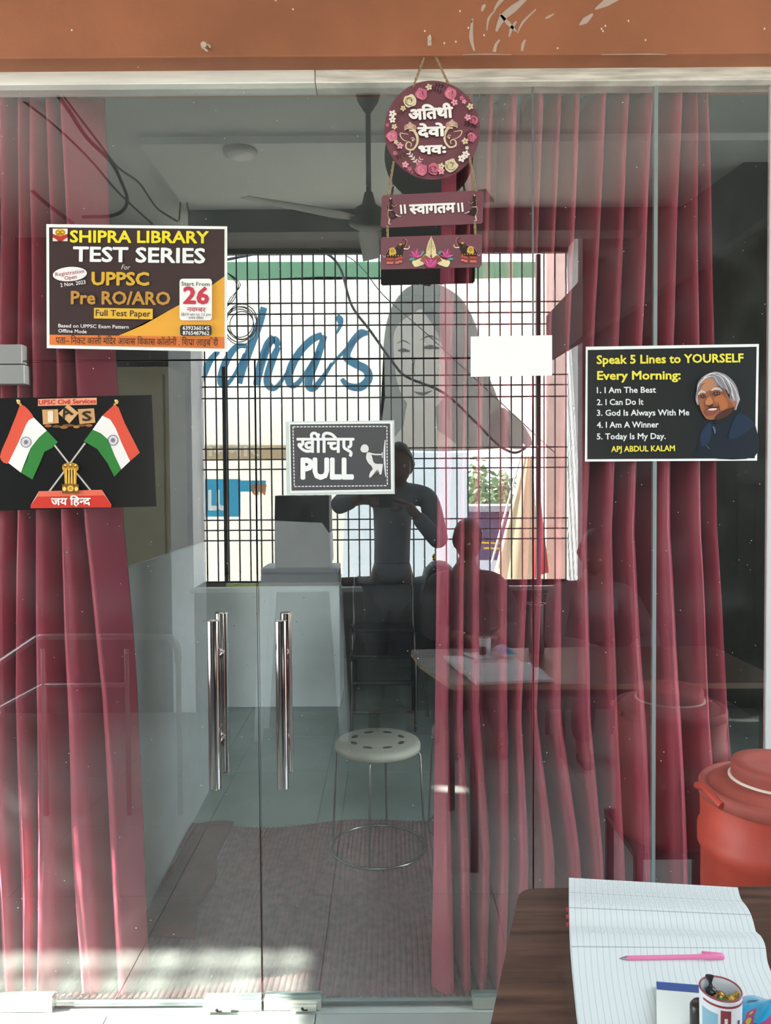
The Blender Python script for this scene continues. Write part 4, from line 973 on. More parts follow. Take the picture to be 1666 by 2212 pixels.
x = e.new(.43); x.color = lin('#1f9bc9'); x = e.new(.66); x.color = lin('#2e5d78'); x = e.new(.72); x.color = lin('#c04a52')
l.new(t.outputs['Object'], vo.inputs['Vector']); l.new(vo.outputs[0], r.inputs[0]); l.new(r.outputs[0], pb.inputs['Base Color'])
MB().grid(rws, pm).out('film', pch)
# ------------------------------------------------------------------ red water jug on its stand
jr = .176; jy = -.36; jx = P(1522, 1760, jy).x + jr + .002
redp = mat('red_plastic', '#ae4030', .5, var=.12, vscale=9, bump=.15, bscale=80); redd = mat('red_lid_dusty', '#98483e', .65, var=.14, vscale=14)
zl = P(1600, 1700, jy).z; jz = .36
jug = thing('water_jug', (jx, jy, jz), 'big red insulated water jug with dusty lid, behind the table', 'water jug')
b = MB(); b.lathe([(.0001, jz), (jr*.95, jz), (jr*.98, jz + .02), (jr*.985, .655 - .03), (jr*1.03, .655 - .022), (jr*1.03, .655 + .016), (jr*.99, .655 + .022), (jr, zl - .02), (jr*1.0, zl)], (jx, jy, 0), redp, 64); b.out('body', jug)
b = MB(); b.lathe([(jr*1.0, zl - .03), (jr*1.02, zl - .028), (jr*1.02, zl - .004), (jr*.99, zl + .003), (jr*.95, zl + .003), (jr*.94, zl - .004), (jr*.9, zl - .002), (jr*.80, zl + .012), (jr*.66, zl + .018), (jr*.6, zl + .018)], (jx, jy, 0), redd, 64); lid = b.out('lid', jug)
lid['label'] = 'dusty red lid'
b = MB(); b.lathe([(jr*.60, zl + .0165), (jr*.635, zl + .0175), (jr*.635, zl + .0215), (jr*.6, zl + .0225)], (jx, jy, 0), mat('white_gasket', '#d8d0c2', .5), 64); b.out('gasket', lid)
b = MB(); b.lathe([(jr*.585, zl + .018), (jr*.60, zl + .022), (jr*.60, zl + .052), (jr*.58, zl + .058), (jr*.4, zl + .057), (jr*.36, zl + .054), (.0001, zl + .054)], (jx, jy, 0), redd, 64); b.out('screw_cap', lid)
b = MB(); a0 = math.radians(183); hp = [(jx + (jr+.006) * math.cos(a0 + s_), jy + (jr+.006) * math.sin(a0 + s_), zl + .005 - abs(s_) * .06) for s_ in [-.35 + .1*k for k in range(8)]]
b.tube(hp, .009, redp, 8); b.out('grip', jug)
b = MB(); b.tube([(jx, jy - jr*.96, jz + .05), (jx, jy - jr - .04, jz + .05), (jx, jy - jr - .045, jz + .02)], .01, mat('tap_white', '#d5d5d0', .4), 10); b.out('tap', jug)
std = thing('jug_stand', (jx, jy, 0), 'low steel stand under the red water jug', 'stand')
MB().box((jx - .17, jy - .17, jz - .02), (jx + .17, jy + .17, jz), legm).out('shelf', std)
for sx_ in (-.155, .155):
    for sy_ in (-.155, .155): MB().box((jx + sx_ - .012, jy + sy_ - .012, 0), (jx + sx_ + .012, jy + sy_ + .012, jz - .02), legm).out('leg', std)
# ------------------------------------------------------------------ what stands behind the camera and shows in the glass
# grille window
win = thing('window_4', (0, -VG, z0w), kind='structure')
iron = mat('grille_iron', '#2b2d2f', .6, .3)
barm = None
gx0, gx1 = R(446, 1000, VG).x, R(1222, 1000, VG).x; gz0, gz1 = R(833, 1262, VG).z, CZ - .035
N = 33
for k in range(N + 1):
    x = gx0 + (gx1 - gx0) * k / N
    if barm is None: barm = MB().tube([(x, -VG, gz0), (x, -VG, gz1)], .0055, iron, 6).out('grille_bar', win)
    else: dup(barm, Vector((x, -VG, gz0)) - WL[win], win)
barh = None
for py in (655, 678, 703, 812, 834, 859, 968, 991, 1012, 1121, 1143, 1165):
    z = R(833, py, VG).z
    if barh is None: barh = MB().tube([(gx0 - .02, -VG + .008, z), (gx1 + .02, -VG + .008, z)], .0055, iron, 6).out('grille_bar', win)
    else: dup(barh, Vector(((gx0+gx1)/2, -VG + .008, z - .0055)) - WL[win], win)
MB().box((gx0 - .03, -VG - .02, gz0 - .03), (gx1 + .04, -VG + .02, gz0), iron).out('frame_rail', win); MB().box((gx0 - .03, -VG - .02, gz1), (gx1 + .04, -VG + .02, gz1 + .03), iron).out('frame_rail', win)
for px_, wd in ((487, .034), (1163, .04)):
    x = R(px_, 1000, VG + .06).x; y0_, y1_ = ((545, 1262) if px_ > 1000 else (790, 1262)); wd *= .75; MB().box((x - wd/2, -VG - .09, R(px_, y1_, VG).z), (x + wd/2, -VG - .05, R(px_, y0_, VG).z), iron).out('frame_post', win)
# street banner: printed flex seen from behind, its light comes through from the street
def bpt(x, y, V): return R(x, y, V)
class Flex:
    """flat print on a vertical sheet V metres before the glass"""
    def __init__(s, V): s.V = V; s.k = 0; s.mb = MB()
    def col(s, c): return mat('flex_' + c.strip('#'), c, .7, trans=.5, spec=.1)
    def put(s, pts, c, smooth=0):
        s.k += 1
        if smooth: pts = [(v_.x, v_.y) for v_ in catmull([(p[0], p[1], 0) for p in pts], smooth, True)]
        q = [bpt(p[0], p[1], s.V - .002 * s.k) for p in pts]; bm = bmesh.new(); vs = [bm.verts.new(p) for p in q]; f = bm.faces.new(vs)
        bmesh.ops.triangulate(bm, faces=[f]); bm.verts.index_update(); s.mb.add([v_.co.copy() for v_ in bm.verts], [tuple(v_.index for v_ in f.verts) for f in bm.faces], s.col(c)); bm.free(); return s
    def rib(s, pts, ws, c, n=6):
        s.k += .15; cc_ = catmull([(p[0], p[1], 0) for p in pts], n); L = len(cc_); vs = []
        for i, p in enumerate(cc_):
            d = (cc_[min(i+1, L-1)] - cc_[max(i-1, 0)]).normalized(); nn = Vector((-d.y, d.x, 0)); t_ = i / (L-1) * (len(ws)-1); a_ = int(min(t_, len(ws)-2)); wv_ = ws[a_] + (ws[a_+1]-ws[a_]) * (t_-a_)
            vs += [bpt(*(p + nn*wv_/2)[:2], s.V - .002*s.k), bpt(*(p - nn*wv_/2)[:2], s.V - .002*s.k)]
        s.mb.add(vs, [(2*i, 2*i+1, 2*i+3, 2*i+2) for i in range(L-1)], s.col(c)); return s
    def text(s, body, x0, y0, x1, y1, h, c, bold=.03):
        s.k += 1; (V_, F_), wd, cap = glyphs(body, bold)
        s.mb.add([bpt(x0 + (x1-x0) * q_[0]/wd, y0 + (y1-y0) * q_[0]/wd - q_[1]*h/cap, s.V - .002*s.k - .0002 * (q_[2] if len(q_) > 2 else 0)) for q_ in V_], F_, s.col(c)); return s
VB = 6.0
def dia(l): return [(430 + x / 2.007, 500 + y / 2.007) for x, y in l]
ban = thing('street_banner', R(800, 1000, VB), 'big cream flex banner with blue script and a woman portrait, hung across the street', 'banner')
f = Flex(VB); f.put([(380,566),(1166,566),(1170,700),(1172,968),(1090,972),(930,968),(700,962),(380,960)], '#ddd9cf'); f.mb.out('flex_sheet', ban)
f = Flex(VB); f.k = 1; f.put([(380,566),(1166,566),(1166,600),(1010,603),(700,598),(500,606),(380,596)], '#6f9a80'); f.mb.out('green_edge', ban)
f = Flex(VB); f.k = 2; BL = '#477a97'
for pts, ws in [([(283,330),(262,400),(225,500),(190,600),(176,660)], [14,17,17,15,12]), ([(215,500),(165,500),(120,560),(95,640),(110,668),(150,630),(200,530)], [8,13,16,16,12,8,7]), ([(-20,660),(10,640),(50,560),(85,520)], [14,16,14,10]),
                ([(322,455),(300,490),(268,580),(250,668)], [10,18,18,15]), ([(262,600),(300,500),(330,470),(345,500)], [5,10,16,12]), ([(345,500),(318,560),(296,640),(310,675),(340,672),(390,600)], [12,16,16,16,10,5]),
                ([(535,450),(490,470),(440,520),(400,590),(390,650),(415,668),(460,620),(520,520)], [14,16,16,18,16,12,9,8]), ([(545,452),(515,540),(480,630),(478,672),(505,675),(560,600),(575,570)], [12,17,18,17,14,8,5]),
                ([(597,368),(612,385),(612,410),(596,445)], [13,15,9,3]), ([(725,445),(700,440),(660,490),(640,545),(680,575),(725,600),(735,640),(700,675),(650,670),(618,640)], [12,14,16,17,18,18,18,18,14,8]), ([(560,600),(610,540),(700,455),(735,440)], [4,7,9,11])]:
    f.rib(dia(pts), ws, BL)
f.mb.out('script_print', ban)
f = Flex(VB); f.k = 4; hr, hs, fc = '#7c8180', '#8e9290', '#cfccc3'
f.put([(838,965),(832,860),(828,760),(840,680),(870,630),(910,611),(955,618),(1000,650),(1030,710),(1048,790),(1075,860),(1100,930),(1080,968)], hr, 4)
f.put([(1055,930),(1075,880),(1120,905),(1150,960),(1100,968)], hr, 3)
f.put([(850,735),(862,700),(890,680),(912,668),(935,690),(955,740),(968,800),(962,850),(935,885),(905,893),(880,872),(858,825)], fc, 4)
f.put([(880,872),(905,893),(940,882),(945,930),(990,966),(850,966),(872,920)], fc, 2)
f.put([(912,668),(925,665),(970,720),(985,800),(975,900),(962,860),(965,790),(945,720)], hs, 3)
for pts, ws in [([(860,758),(872,757),(886,759)], [2,9,2]), ([(913,752),(930,750),(950,753)], [2,10,2]), ([(858,742),(872,736),(886,744)], [1,3,1]), ([(908,735),(930,726),(952,738)], [1,4,1]), ([(890,820),(900,826),(912,820)], [1,3,1]), ([(894,846),(913,851),(934,844)], [1,7,1]), ([(897,770),(893,800),(898,812)], [1,2.5,1])]: f.rib(pts, ws, '#646869')
f.mb.out('portrait_print', ban)
sb2 = thing('shop_banner', R(500, 1110, 6.4), 'second flex sign with white letters on a blue block, below the street banner', 'banner')
f = Flex(6.4); f.put([(400,962),(720,962),(745,1100),(740,1240),(400,1262)], '#d8d5cc'); f.mb.out('flex_sheet', sb2)
f = Flex(6.4); f.k = 1; f.put([(400,930),(700,935),(700,992),(400,992)], '#b3a48c').put([(400,1035),(520,1035),(520,1116),(400,1116)], '#3c93b8').put([(520,1038),(575,1038),(575,1062),(520,1062)], '#3c93b8')
f.text('िमनार', 448, 985, 560, 985, 24, '#e4e0d8', .03).text('LU', 452, 1100, 492, 1100, 40, '#e8ecec', .05).text('तव', 545, 1068, 575, 1068, 20, '#c98f5a', .05); f.mb.out('lettering', sb2)
# pale hoarding, trees, wall behind
pale = thing('hoarding', R(800, 1250, 7.4), 'pale blue grey sheet hoarding under the street banner', 'hoarding')
f = Flex(7.4); f.put([(560,975),(1012,978),(1012,1275),(560,1275)], '#aeb9c4'); f.mb.out('sheet', pale)
tag(MB().box((R(1180, 1000, 5.2).x, -5.5, -.1), (R(1180, 1000, 5.2).x + .30, -5.2, 4.6), mat('pink_pillar', '#d9b3a8', .8, var=.1)).out('pillar'), 'pink plastered pillar of the building across, tangled with wires', 'pillar')
tag(MB().box((-9, -16, -.1), (R(440, 1000, 12).x, -14, 4.5), mat('house_plaster', '#bfb7a5', .8, var=.1)).out('building'), 'plain beige house far across the street', 'building')
# cloth drape
clo = mat('beige_tarpaulin', '#c9bda4', .8, trans=.35, var=.1)
dr = thing('tarpaulin', R(1120, 1260, 4.9), 'beige tarpaulin draped from a pole outside the grille', 'tarpaulin')
def gpoly(pts, V, m, nm, par, fold=.04):
    rws = []
    (a, b_), (c_, d_) = pts
    for i in range(13):
        t_ = i / 12; row = []
        for j in range(13):
            s_ = j / 12; x_ = (a[0] + (b_[0]-a[0])*s_) * (1-t_) + (c_[0] + (d_[0]-c_[0])*s_) * t_; y_ = (a[1] + (b_[1]-a[1])*s_) * (1-t_) + (c_[1] + (d_[1]-c_[1])*s_) * t_
            p_ = R(x_, y_, V); p_.y += fold * math.sin(s_ * 9) * (.3 + t_); row.append(p_)
        rws.append(row)
    return MB().grid(rws, m).out(nm, par)
gpoly((((1132,985),(1150,985)), ((1062,1255),(1165,1262))), 4.9, clo, 'cloth', dr)
MB().tube([R(1132, 960, 4.88), R(1062, 1215, 4.88)], .009, mat('white_pole', '#e6e6e0', .4), 8).out('pole', dr)
rc = mat('red_tarpaulin', '#b5353f', .7, trans=.35)
gpoly((((1160,1065),(1166,1065)), ((1150,1250),(1185,1235))), 4.8, rc, 'red_cloth', dr, .02)
# trees
def tree(px0, px1, py0, py1, V, label, n_=420):
    c0, c1 = R(px0, py0, V), R(px1, py1, V); cx__ = (c0.x + c1.x)/2; t = thing('tree', (cx__, -V, -.1), label, 'tree', 'trees beyond the street')
    MB().tube([(cx__, -V, -.1), (cx__ + .1, -V, 1.2), (cx__, -V, c0.z - .3)], [.14, .11, .04], mat('bark', '#5a4a3c', .9), 8).out('trunk', t)
    b = MB(); lm_ = [mat('leaf_a', '#4d6b4a', .6, trans=.3), mat('leaf_b', '#6f8a63', .6, trans=.3)]
    for k in range(n_):
        a_ = Vector((random.gauss(0, 1), random.gauss(0, 1), random.gauss(0, 1))); a_ = a_.normalized() * random.uniform(.2, 1)
        p_ = Vector((cx__ + a_.x * abs(c1.x-c0.x)/2, -V + a_.y * .8, (c0.z+c1.z)/2 + a_.z * abs(c0.z-c1.z)/2))
        d = Vector((random.uniform(-1,1), random.uniform(-1,1), random.uniform(-1,.4))).normalized(); s_ = d.cross(Vector((random.uniform(-1,1), random.uniform(-1,1), random.uniform(-1,1)))).normalized()
        L_w = random.uniform(.12, .26); b.add([p_, p_ + d*L_w*.5 + s_*.035, p_ + d*L_w, p_ + d*L_w*.5 - s_*.035], [(0,1,2,3)], random.choice(lm_))
    o = b.out('foliage', t); o['kind'] = 'stuff'
tree(1000, 1062, 985, 1150, 11.5, 'taller green tree beyond the street, nearer the hoarding'); tree(1055, 1110, 1000, 1160, 12.5, 'lower green tree beyond the street, beside the tarpaulin'); tree(1170, 1230, 1030, 1150, 10, 'small green tree beyond the pink pillar', 200)
kio = thing('kiosk', R(1060, 1260, 8.5), 'dark violet roadside kiosk with yellow lettering, below the trees', 'kiosk')
a, c = R(1012, 1105, 8.5), R(1120, 1262, 8.5)
MB().box((a.x, -9.5, -.08), (c.x, -8.5, a.z), mat('kiosk_violet', '#4a4266', .6, var=.2)).out('body', kio)
f = Flex(8.49); f.text('XXIV', 1040, 1183, 1080, 1183, 11, '#d8b040', .03); f.mb.out('lettering', kio) if False else None
MB().box((a.x - .2, -9.6, a.z), (c.x + .2, -8.3, a.z + .08), mat('kiosk_roof', '#8b8f98', .5)).out('roof', kio)
for pts_, c__ in (([(1040,1170),(1095,1172),(1095,1176),(1040,1174)], '#d8b040'), ([(1045,1182),(1090,1183),(1090,1187),(1045,1186)], '#d8b040'), ([(1036,1210),(1075,1210),(1075,1240),(1036,1240)], '#c8cedd')): f = Flex(8.4); f.put(pts_, c__); f.mb.out('painted_stripe', kio)
# cables
blk_ = mat('black_cable', '#17181a', .6)
def cable(name, pts, r, label, grp=None, cat='cable'):
    p_ = catmull([R(x, y, V) for x, y, V in pts], 6); return tag(MB().tube(p_, r, blk_, 6).out(name), label, cat, grp)
cable('street_cable', [(470,566,4.4),(560,548,4.4),(640,538,4.4),(700,546,4.4),(735,580,4.4),(760,660,4.4),(800,715,4.4),(850,785,4.4),(880,815,4.4),(960,850,4.4),(1030,915,4.4),(1075,960,4.4),(1110,978,4.4),(1135,968,4.4)], .012, 'thick black cable drooping diagonally across the street banner')
cable('street_cable', [(560,535,4.2),(640,512,4.2),(760,560,4.2),(830,640,4.2),(920,720,4.2),(1060,850,4.2),(1200,980,4.2)], .004, 'thin black wire running across the banner behind the thick cable')
cable('hanging_cable', [(30,205,1.2),(110,265,1.25),(190,340,1.4),(260,420,1.7),(330,485,2.0)], .005, 'thin black cable nearest the left edge under the verandah ceiling', 'cables under the ceiling')
cable('hanging_cable', [(115,195,1.1),(150,240,1.2),(190,300,1.35),(240,350,1.5),(262,390,1.6),(276,430,1.7),(268,455,1.8),(240,468,1.8),(180,470,1.8)], .009, 'thick black cable bending back in a hook under the ceiling', 'cables under the ceiling')
cable('hanging_cable', [(125,190,1.1),(165,245,1.2),(215,310,1.35),(255,362,1.5),(300,395,1.7),(325,430,1.8),(345,455,1.9),(385,480,2.0)], .005, 'pair cable sagging past the ceiling panel corner', 'cables under the ceiling')
cable('hanging_cable', [(-20,380,2.2),(30,400,2.2),(60,405,2.2),(100,440,2.2),(160,485,2.2)], .012, 'thick black cable low at the far left', 'cables under the ceiling')
cable('hanging_cable', [(388,478,2.3),(393,420,2.3),(398,400,2.3),(405,440,2.3),(412,480,2.3)], .005, 'short looped cable in front of the dark beam', 'cables under the ceiling')
co = thing('cable_coil', R(522, 750, 3.4), 'loose coil of black cable hooked on the grille', 'cable coil')
for k in range(5):
    r_ = 36 - k * 2.5; c_ = (520 + 3*math.sin(k*2), 700 + 4*math.cos(k*3))
    MB().tube([R(c_[0] + r_*math.cos(u_), c_[1] + r_*1.15*math.sin(u_), 3.36 + .02*math.sin(u_*3 + k)) for u_ in [2*math.pi*i/36 for i in range(36)]], .0035, blk_, 6, closed=True).out('cable_loop', co)
for k in range(3): MB().tube(catmull([R(492, 590, 3.36), R(512 + 4*k, 615, 3.36), R(508 - 5*k, 645, 3.36), R(490, 664, 3.36)], 5), .003, blk_, 6).out('cable_loop', co)
# ceiling fan
fk = mat('fan_dark', '#4a4845', .5); fb = mat('fan_blade_grey', '#84898a', .5)
fp = R(795, 192, 1.10); fx_, fy_ = fp.x, fp.y
fan = thing('ceiling_fan', (fx_, fy_, CZ), 'dark brown three-bladed ceiling fan hanging from the verandah ceiling', 'fan')
MB().lathe([(.0001, CZ), (.055, CZ), (.055, CZ - .02), (.045, CZ - .06), (.02, CZ - .10), (.012, CZ - .11), (.0001, CZ - .11)], (fx_, fy_, 0), fk, 24).out('canopy', fan)
mz = R(795, 470, 1.10).z
MB().tube([(fx_, fy_, CZ - .1), (fx_, fy_, mz + .06)], .011, fk, 12).out('down_rod', fan)
MB().lathe([(.0001, mz + .10), (.018, mz + .10), (.03, mz + .05), (.06, mz + .03), (.085, mz + .005), (.085, mz - .03), (.05, mz - .05), (.0001, mz - .052)], (fx_, fy_, 0), fk, 28).out('motor', fan)
for k in range(3):
    a = math.radians(30 + 120 * k); d = Vector((math.cos(a), math.sin(a), 0)); s_ = Vector((-d.y, d.x, 0)); o_ = Vector((fx_, fy_, mz - .02)); b = MB()
    b.add([o_ + d*.08 + s_*.02, o_ + d*.16 + s_*.035, o_ + d*.55 + s_*.045 + Vector((0,0,.012)), o_ + d*.55 - s_*.04 - Vector((0,0,.008)), o_ + d*.16 - s_*.05, o_ + d*.08 - s_*.03], [(0,1,2,3,4,5)], fb)
    o = b.out('blade', fan); o.modifiers.new('t', 'SOLIDIFY').thickness = .003
# round ceiling lamp
lp = R(520, 328, 1.75); lz = CZ - .035
k_ = (lz - CAM.z) / (lp.z - CAM.z); lx, ly = lp.x * k_, -((VB*0 + 1.75 + 2.2) * k_ - 2.2)
lamp = thing('ceiling_lamp', (lx, ly, lz), 'round flush ceiling lamp, unlit, on the pale ceiling panel', 'lamp')
MB().lathe([(.0001, lz - .022), (.07, lz - .022), (.082, lz - .016), (.085, lz - .001), (.0001, lz)], (lx, ly, 0), mat('lamp_shell', '#a9b0ae', .4), 32).out('housing', lamp)
MB().lathe([(.0001, lz - .0245), (.062, lz - .0245), (.064, lz - .0215), (.0001, lz - .021)], (lx, ly, 0), mat('lamp_diffuser', '#d5dad8', .4), 32).out('diffuser', lamp)
# handrail at the left
rl = mat('rail_steel', '#8b8e8d', .25, .9)
rail = thing('handrail', (-1.5, -1.35, 0), 'stainless steel handrail with a curved end at the left of the verandah', 'handrail')
za = R(85, 1374, 1.35)
MB().tube(catmull([R(-120, 1500, 1.35), R(0, 1430, 1.35), R(80, 1377, 1.35), R(95, 1374, 1.35), R(200, 1374, 1.35), R(350, 1375, 1.35), R(372, 1381, 1.35), R(384, 1400, 1.35), R(386, 1430, 1.35)], 6), .016, rl, 12).out('top_rail', rail)
MB().tube([R(-60, 1560, 1.35), R(95, 1478, 1.35), R(275, 1478, 1.35)], .012, rl, 10).out('lower_rail', rail)
for px_ in (95, 275, 386):
    p_ = R(px_, 1400, 1.35); MB().tube([(p_.x, p_.y, 0), (p_.x, p_.y, p_.z)], .012, rl, 10).out('post', rail)
# low white cabinet and stand with water cooler below the window
ca, cb_ = P(405, 1500, 3.09), P(735, 1500, 3.09); ctz = P(570, 1266, 3.09).z
lc = thing('counter', ((ca.x + cb_.x) / 2, 3.3, 0), 'pale grey laminate counter front standing at the back of the room', 'counter')
MB().box((ca.x, 3.09, .002), (cb_.x, 3.11, ctz), lam).out('front_panel', lc); MB().box((ca.x, 3.08, ctz), (cb_.x + .01, 3.6, ctz + .025), MATS['desk_top']).out('worktop', lc); MB().box((cb_.x - .02, 3.11, .002), (cb_.x, 3.59, ctz), lam).out('side_panel', lc)
VS = 2.5
a, c = R(572, 1222, VS), R(733, 1222, VS); zt_ = a.z
sm_ = mat('stand_grey_plastic', '#c3cacb', .5)
st_ = thing('side_stand', ((a.x+c.x)/2, -VS, 0), 'grey plastic stool-shaped stand below the grille', 'stand')
MB().box((a.x, -VS - .17, zt_ - .03), (c.x, -VS + .15, zt_), sm_).out('top', st_, bevel=.006)
for sx_, x_ in ((1, a.x + .03), (-1, c.x - .03)):
    for y_ in (-VS + .12, -VS - .14):
        MB().add([(x_ - .03, y_ - .012, zt_ - .03), (x_ + .03, y_ - .012, zt_ - .03), (x_ + .03, y_ + .012, zt_ - .03), (x_ - .03, y_ + .012, zt_ - .03), (x_ - .06*sx_ - .025, y_ - .012, 0), (x_ - .06*sx_ + .025, y_ - .012, 0), (x_ - .06*sx_ + .025, y_ + .012, 0), (x_ - .06*sx_ - .025, y_ + .012, 0)],
                 [(0,1,2,3),(7,6,5,4),(0,4,5,1),(1,5,6,2),(2,6,7,3),(3,7,4,0)], sm_).out('leg', st_)
MB().box((a.x + .02, -VS + .11, zt_ - .14), (c.x - .02, -VS + .13, zt_ - .03), sm_).out('apron', st_)
wc = thing('water_cooler', (R(663, 1220, VS).x, -VS, zt_), 'grey box-shaped water cooler with a dark lid on the plastic stand', 'water cooler')
a, c = R(606, 1120, VS + .13), R(721, 1222, VS + .13); tp = R(606, 1070, VS + .13).z
prof = [(a.x + .012, zt_), (c.x - .012, zt_), (c.x, zt_ + .03), (c.x - .005, R(720, 1150, VS).z), (c.x - .05, R(720, 1127, VS).z), (a.x + .002, R(720, 1122, VS).z), (a.x, zt_ + .03)]
def prism(prof, y0_, y1_, m, nm, par):
    k = len(prof); vs = [(x, y1_, z) for x, z in prof] + [(x, y0_, z) for x, z in prof]
    return MB().add(vs, [tuple(range(k))[::-1], tuple(range(k, 2*k))] + [(i, (i+1) % k, k + (i+1) % k, k + i) for i in range(k)], m).out(nm, par, bevel=.004)
prism(prof, -VS - .15, -VS + .13, mat('cooler_grey', '#eef2f0', .5, var=.05), 'body', wc)
prism([(a.x, R(720,1122,VS).z), (c.x - .05, R(720,1127,VS).z), (c.x - .006, R(720, 1150, VS).z), (c.x - .008, tp), (a.x + .004, tp)], -VS - .14, -VS + .12, mat('cooler_dark', '#2c2f31', .5), 'lid', wc)
# sill things
o = MB().bar(R(490, 1264, 2.98), R(692, 1264, 2.98), .02, .025, mat('lime_strip', '#b9cf5a', .5)).out('lime_strip'); tag(o, 'lime green strip lying on the grille sill', 'strip')
o = MB().tube([R(735, 1255, 3.1), R(800, 1252, 3.1), R(840, 1258, 3.1)], .025, mat('rolled_brown_mat', '#5a4036', .9, var=.3), 12).out('rolled_mat'); tag(o, 'rolled brown mat lying on the grille sill', 'mat')
bg_ = thing('backpack', (R(945, 1260, 2.72).x, -2.75, R(945, 1300, 2.7).z), 'rounded black chair cushion back with a gold finial, beside the standing person', 'cushion'); bg_.name = 'chair'; bg_['category'] = 'chair'
bg_['label'] = 'black rounded chair back with a gold finial, beside the standing person'
c_ = R(948, 1262, 2.86); MB().lathe([(.0001, -.30), (.09, -.30), (.12, -.2), (.125, 0), (.10, .10), (.05, .15), (.0001, .16)], c_, mat('black_leather', '#1c1a1b', .4), 24).out('cushion', bg_)
MB().lathe([(.0001, 0), (.014, .005), (.008, .015), (.016, .03), (.006, .045), (.0001, .05)], c_ + Vector((-.03, 0, .155)), mat('gold_finial', '#c9a040', .25, 1), 12).out('finial', bg_)
for dx in (-.08, .08): MB().tube([(c_.x + dx, c_.y, 0), (c_.x + dx, c_.y, c_.z - .25)], .014, legm, 8).out('leg', bg_)
# dark tumbler on the table
tb = (.69, -1.33); th_ = thing('tumbler', (tb[0], tb[1], TZ), 'tall dark tumbler with a steel rim at the back of the table', 'tumbler')
MB().lathe([(.0001, TZ), (.034, TZ), (.036, TZ + .01), (.042, TZ + .22), (.038, TZ + .225)], (tb[0], tb[1], 0), mat('dark_tumbler', '#241a1d', .3), 28).out('body', th_)
MB().tube([(tb[0] + .041*math.cos(u_), tb[1] + .041*math.sin(u_), TZ + .226) for u_ in [2*math.pi*k/28 for k in range(28)]], .002, chrome, 6, closed=True).out('rim', th_)
# printed papers at the back of the table
pp = mat('newsprint', '#8f8f8c', .8, var=.5, vscale=55, stretch=(.3, 1, 1))
q = [(.62, -.80), (1.06, -.78), (1.1, -1.12), (.66, -1.16)]
o = MB().add([(x, y, TZ + .026) for x, y in q] + [(x, y, TZ + .002) for x, y in q], [(3,2,1,0),(4,5,6,7),(0,1,5,4),(1,2,6,5),(2,3,7,6),(3,0,4,7)], pp).out('newspaper_stack') if False else None
# ------------------------------------------------------------------ people (seen only as reflections)
def skin(pts, edges, radii, sub=2):
    me = bpy.data.meshes.new('s'); me.from_pydata([tuple(p) for p in pts], edges, []); o = bpy.data.objects.new('s', me); COL.objects.link(o)
    md = o.modifiers.new('skin', 'SKIN'); md.use_smooth_shade = True
    for i, r_ in enumerate(radii):
        v_ = me.skin_vertices[0].data[i]; rr_ = r_ if isinstance(r_, tuple) else (r_, r_); v_.radius = rr_; v_.use_root = (i == 0)
    s_ = o.modifiers.new('sub', 'SUBSURF'); s_.levels = sub; s_.render_levels = sub
    dg = bpy.context.evaluated_depsgraph_get(); out = bpy.data.meshes.new_from_object(o.evaluated_get(dg)); bpy.data.objects.remove(o); bpy.data.meshes.remove(me); return out
def headmesh(c, yaw, pitch=0, roll_=0, s_=1.0):
    bm = bmesh.new(); bmesh.ops.create_icosphere(bm, subdivisions=4, radius=1)
    for v_ in bm.verts:
        x, y, z = v_.co       # face looks along +y
        f_ = max(0, y); w_ = .074 * (1 - .12 * max(0, -z) ** 1.5); q = Vector((x * w_, y * .095, z * .118))
        if z < -.2: q.x *= 1 - .28 * (-z - .2); q.y += .012 * f_
        q.y += .022 * math.exp(-(x / .13) ** 2 - ((z + .12) / .16) ** 2) * (y > 0) - .010 * math.exp(-((abs(x) - .36) / .15) ** 2 - ((z - .06) / .12) ** 2) * (y > 0)
        q.y += .006 * math.exp(-(x / .3) ** 2 - ((z + .48) / .06) ** 2) * (y > 0) + .008 * math.exp(-(x / .25) ** 2 - ((z + .82) / .15) ** 2) * (y > 0)
        q.x += math.copysign(.012, x) * math.exp(-((abs(x) - .98) / .1) ** 2 - ((z + .02) / .22) ** 2 - ((y + .02) / .14) ** 2)
        v_.co = q
    M = Matrix.Translation(c) @ Matrix.Rotation(yaw, 4, 'Z') @ Matrix.Rotation(pitch, 4, 'X') @ Matrix.Rotation(roll_, 4, 'Y') @ Matrix.Scale(s_, 4)
    hair = bm.copy()
    dl = [v_ for v_ in hair.verts if (v_.co.z < .045 and v_.co.y > .03) or v_.co.z < -.055 or (v_.co.y > .062 and v_.co.z < .068)]
    bmesh.ops.delete(hair, geom=dl, context='VERTS')
    for v_ in hair.verts: v_.co = v_.co * 1.09 + Vector((0, -.003, .006)) + v_.co.normalized() * random.uniform(-.002, .003)
    bm.transform(M); hair.transform(M); a = bpy.data.meshes.new('h'); bm.to_mesh(a); h_ = bpy.data.meshes.new('k'); hair.to_mesh(h_); bm.free(); hair.free(); return a, h_, M
sk = mat('skin_brown', '#5a3a2b', .55); hairm = mat('black_hair', '#14110f', .6, bump=.5, bscale=200)
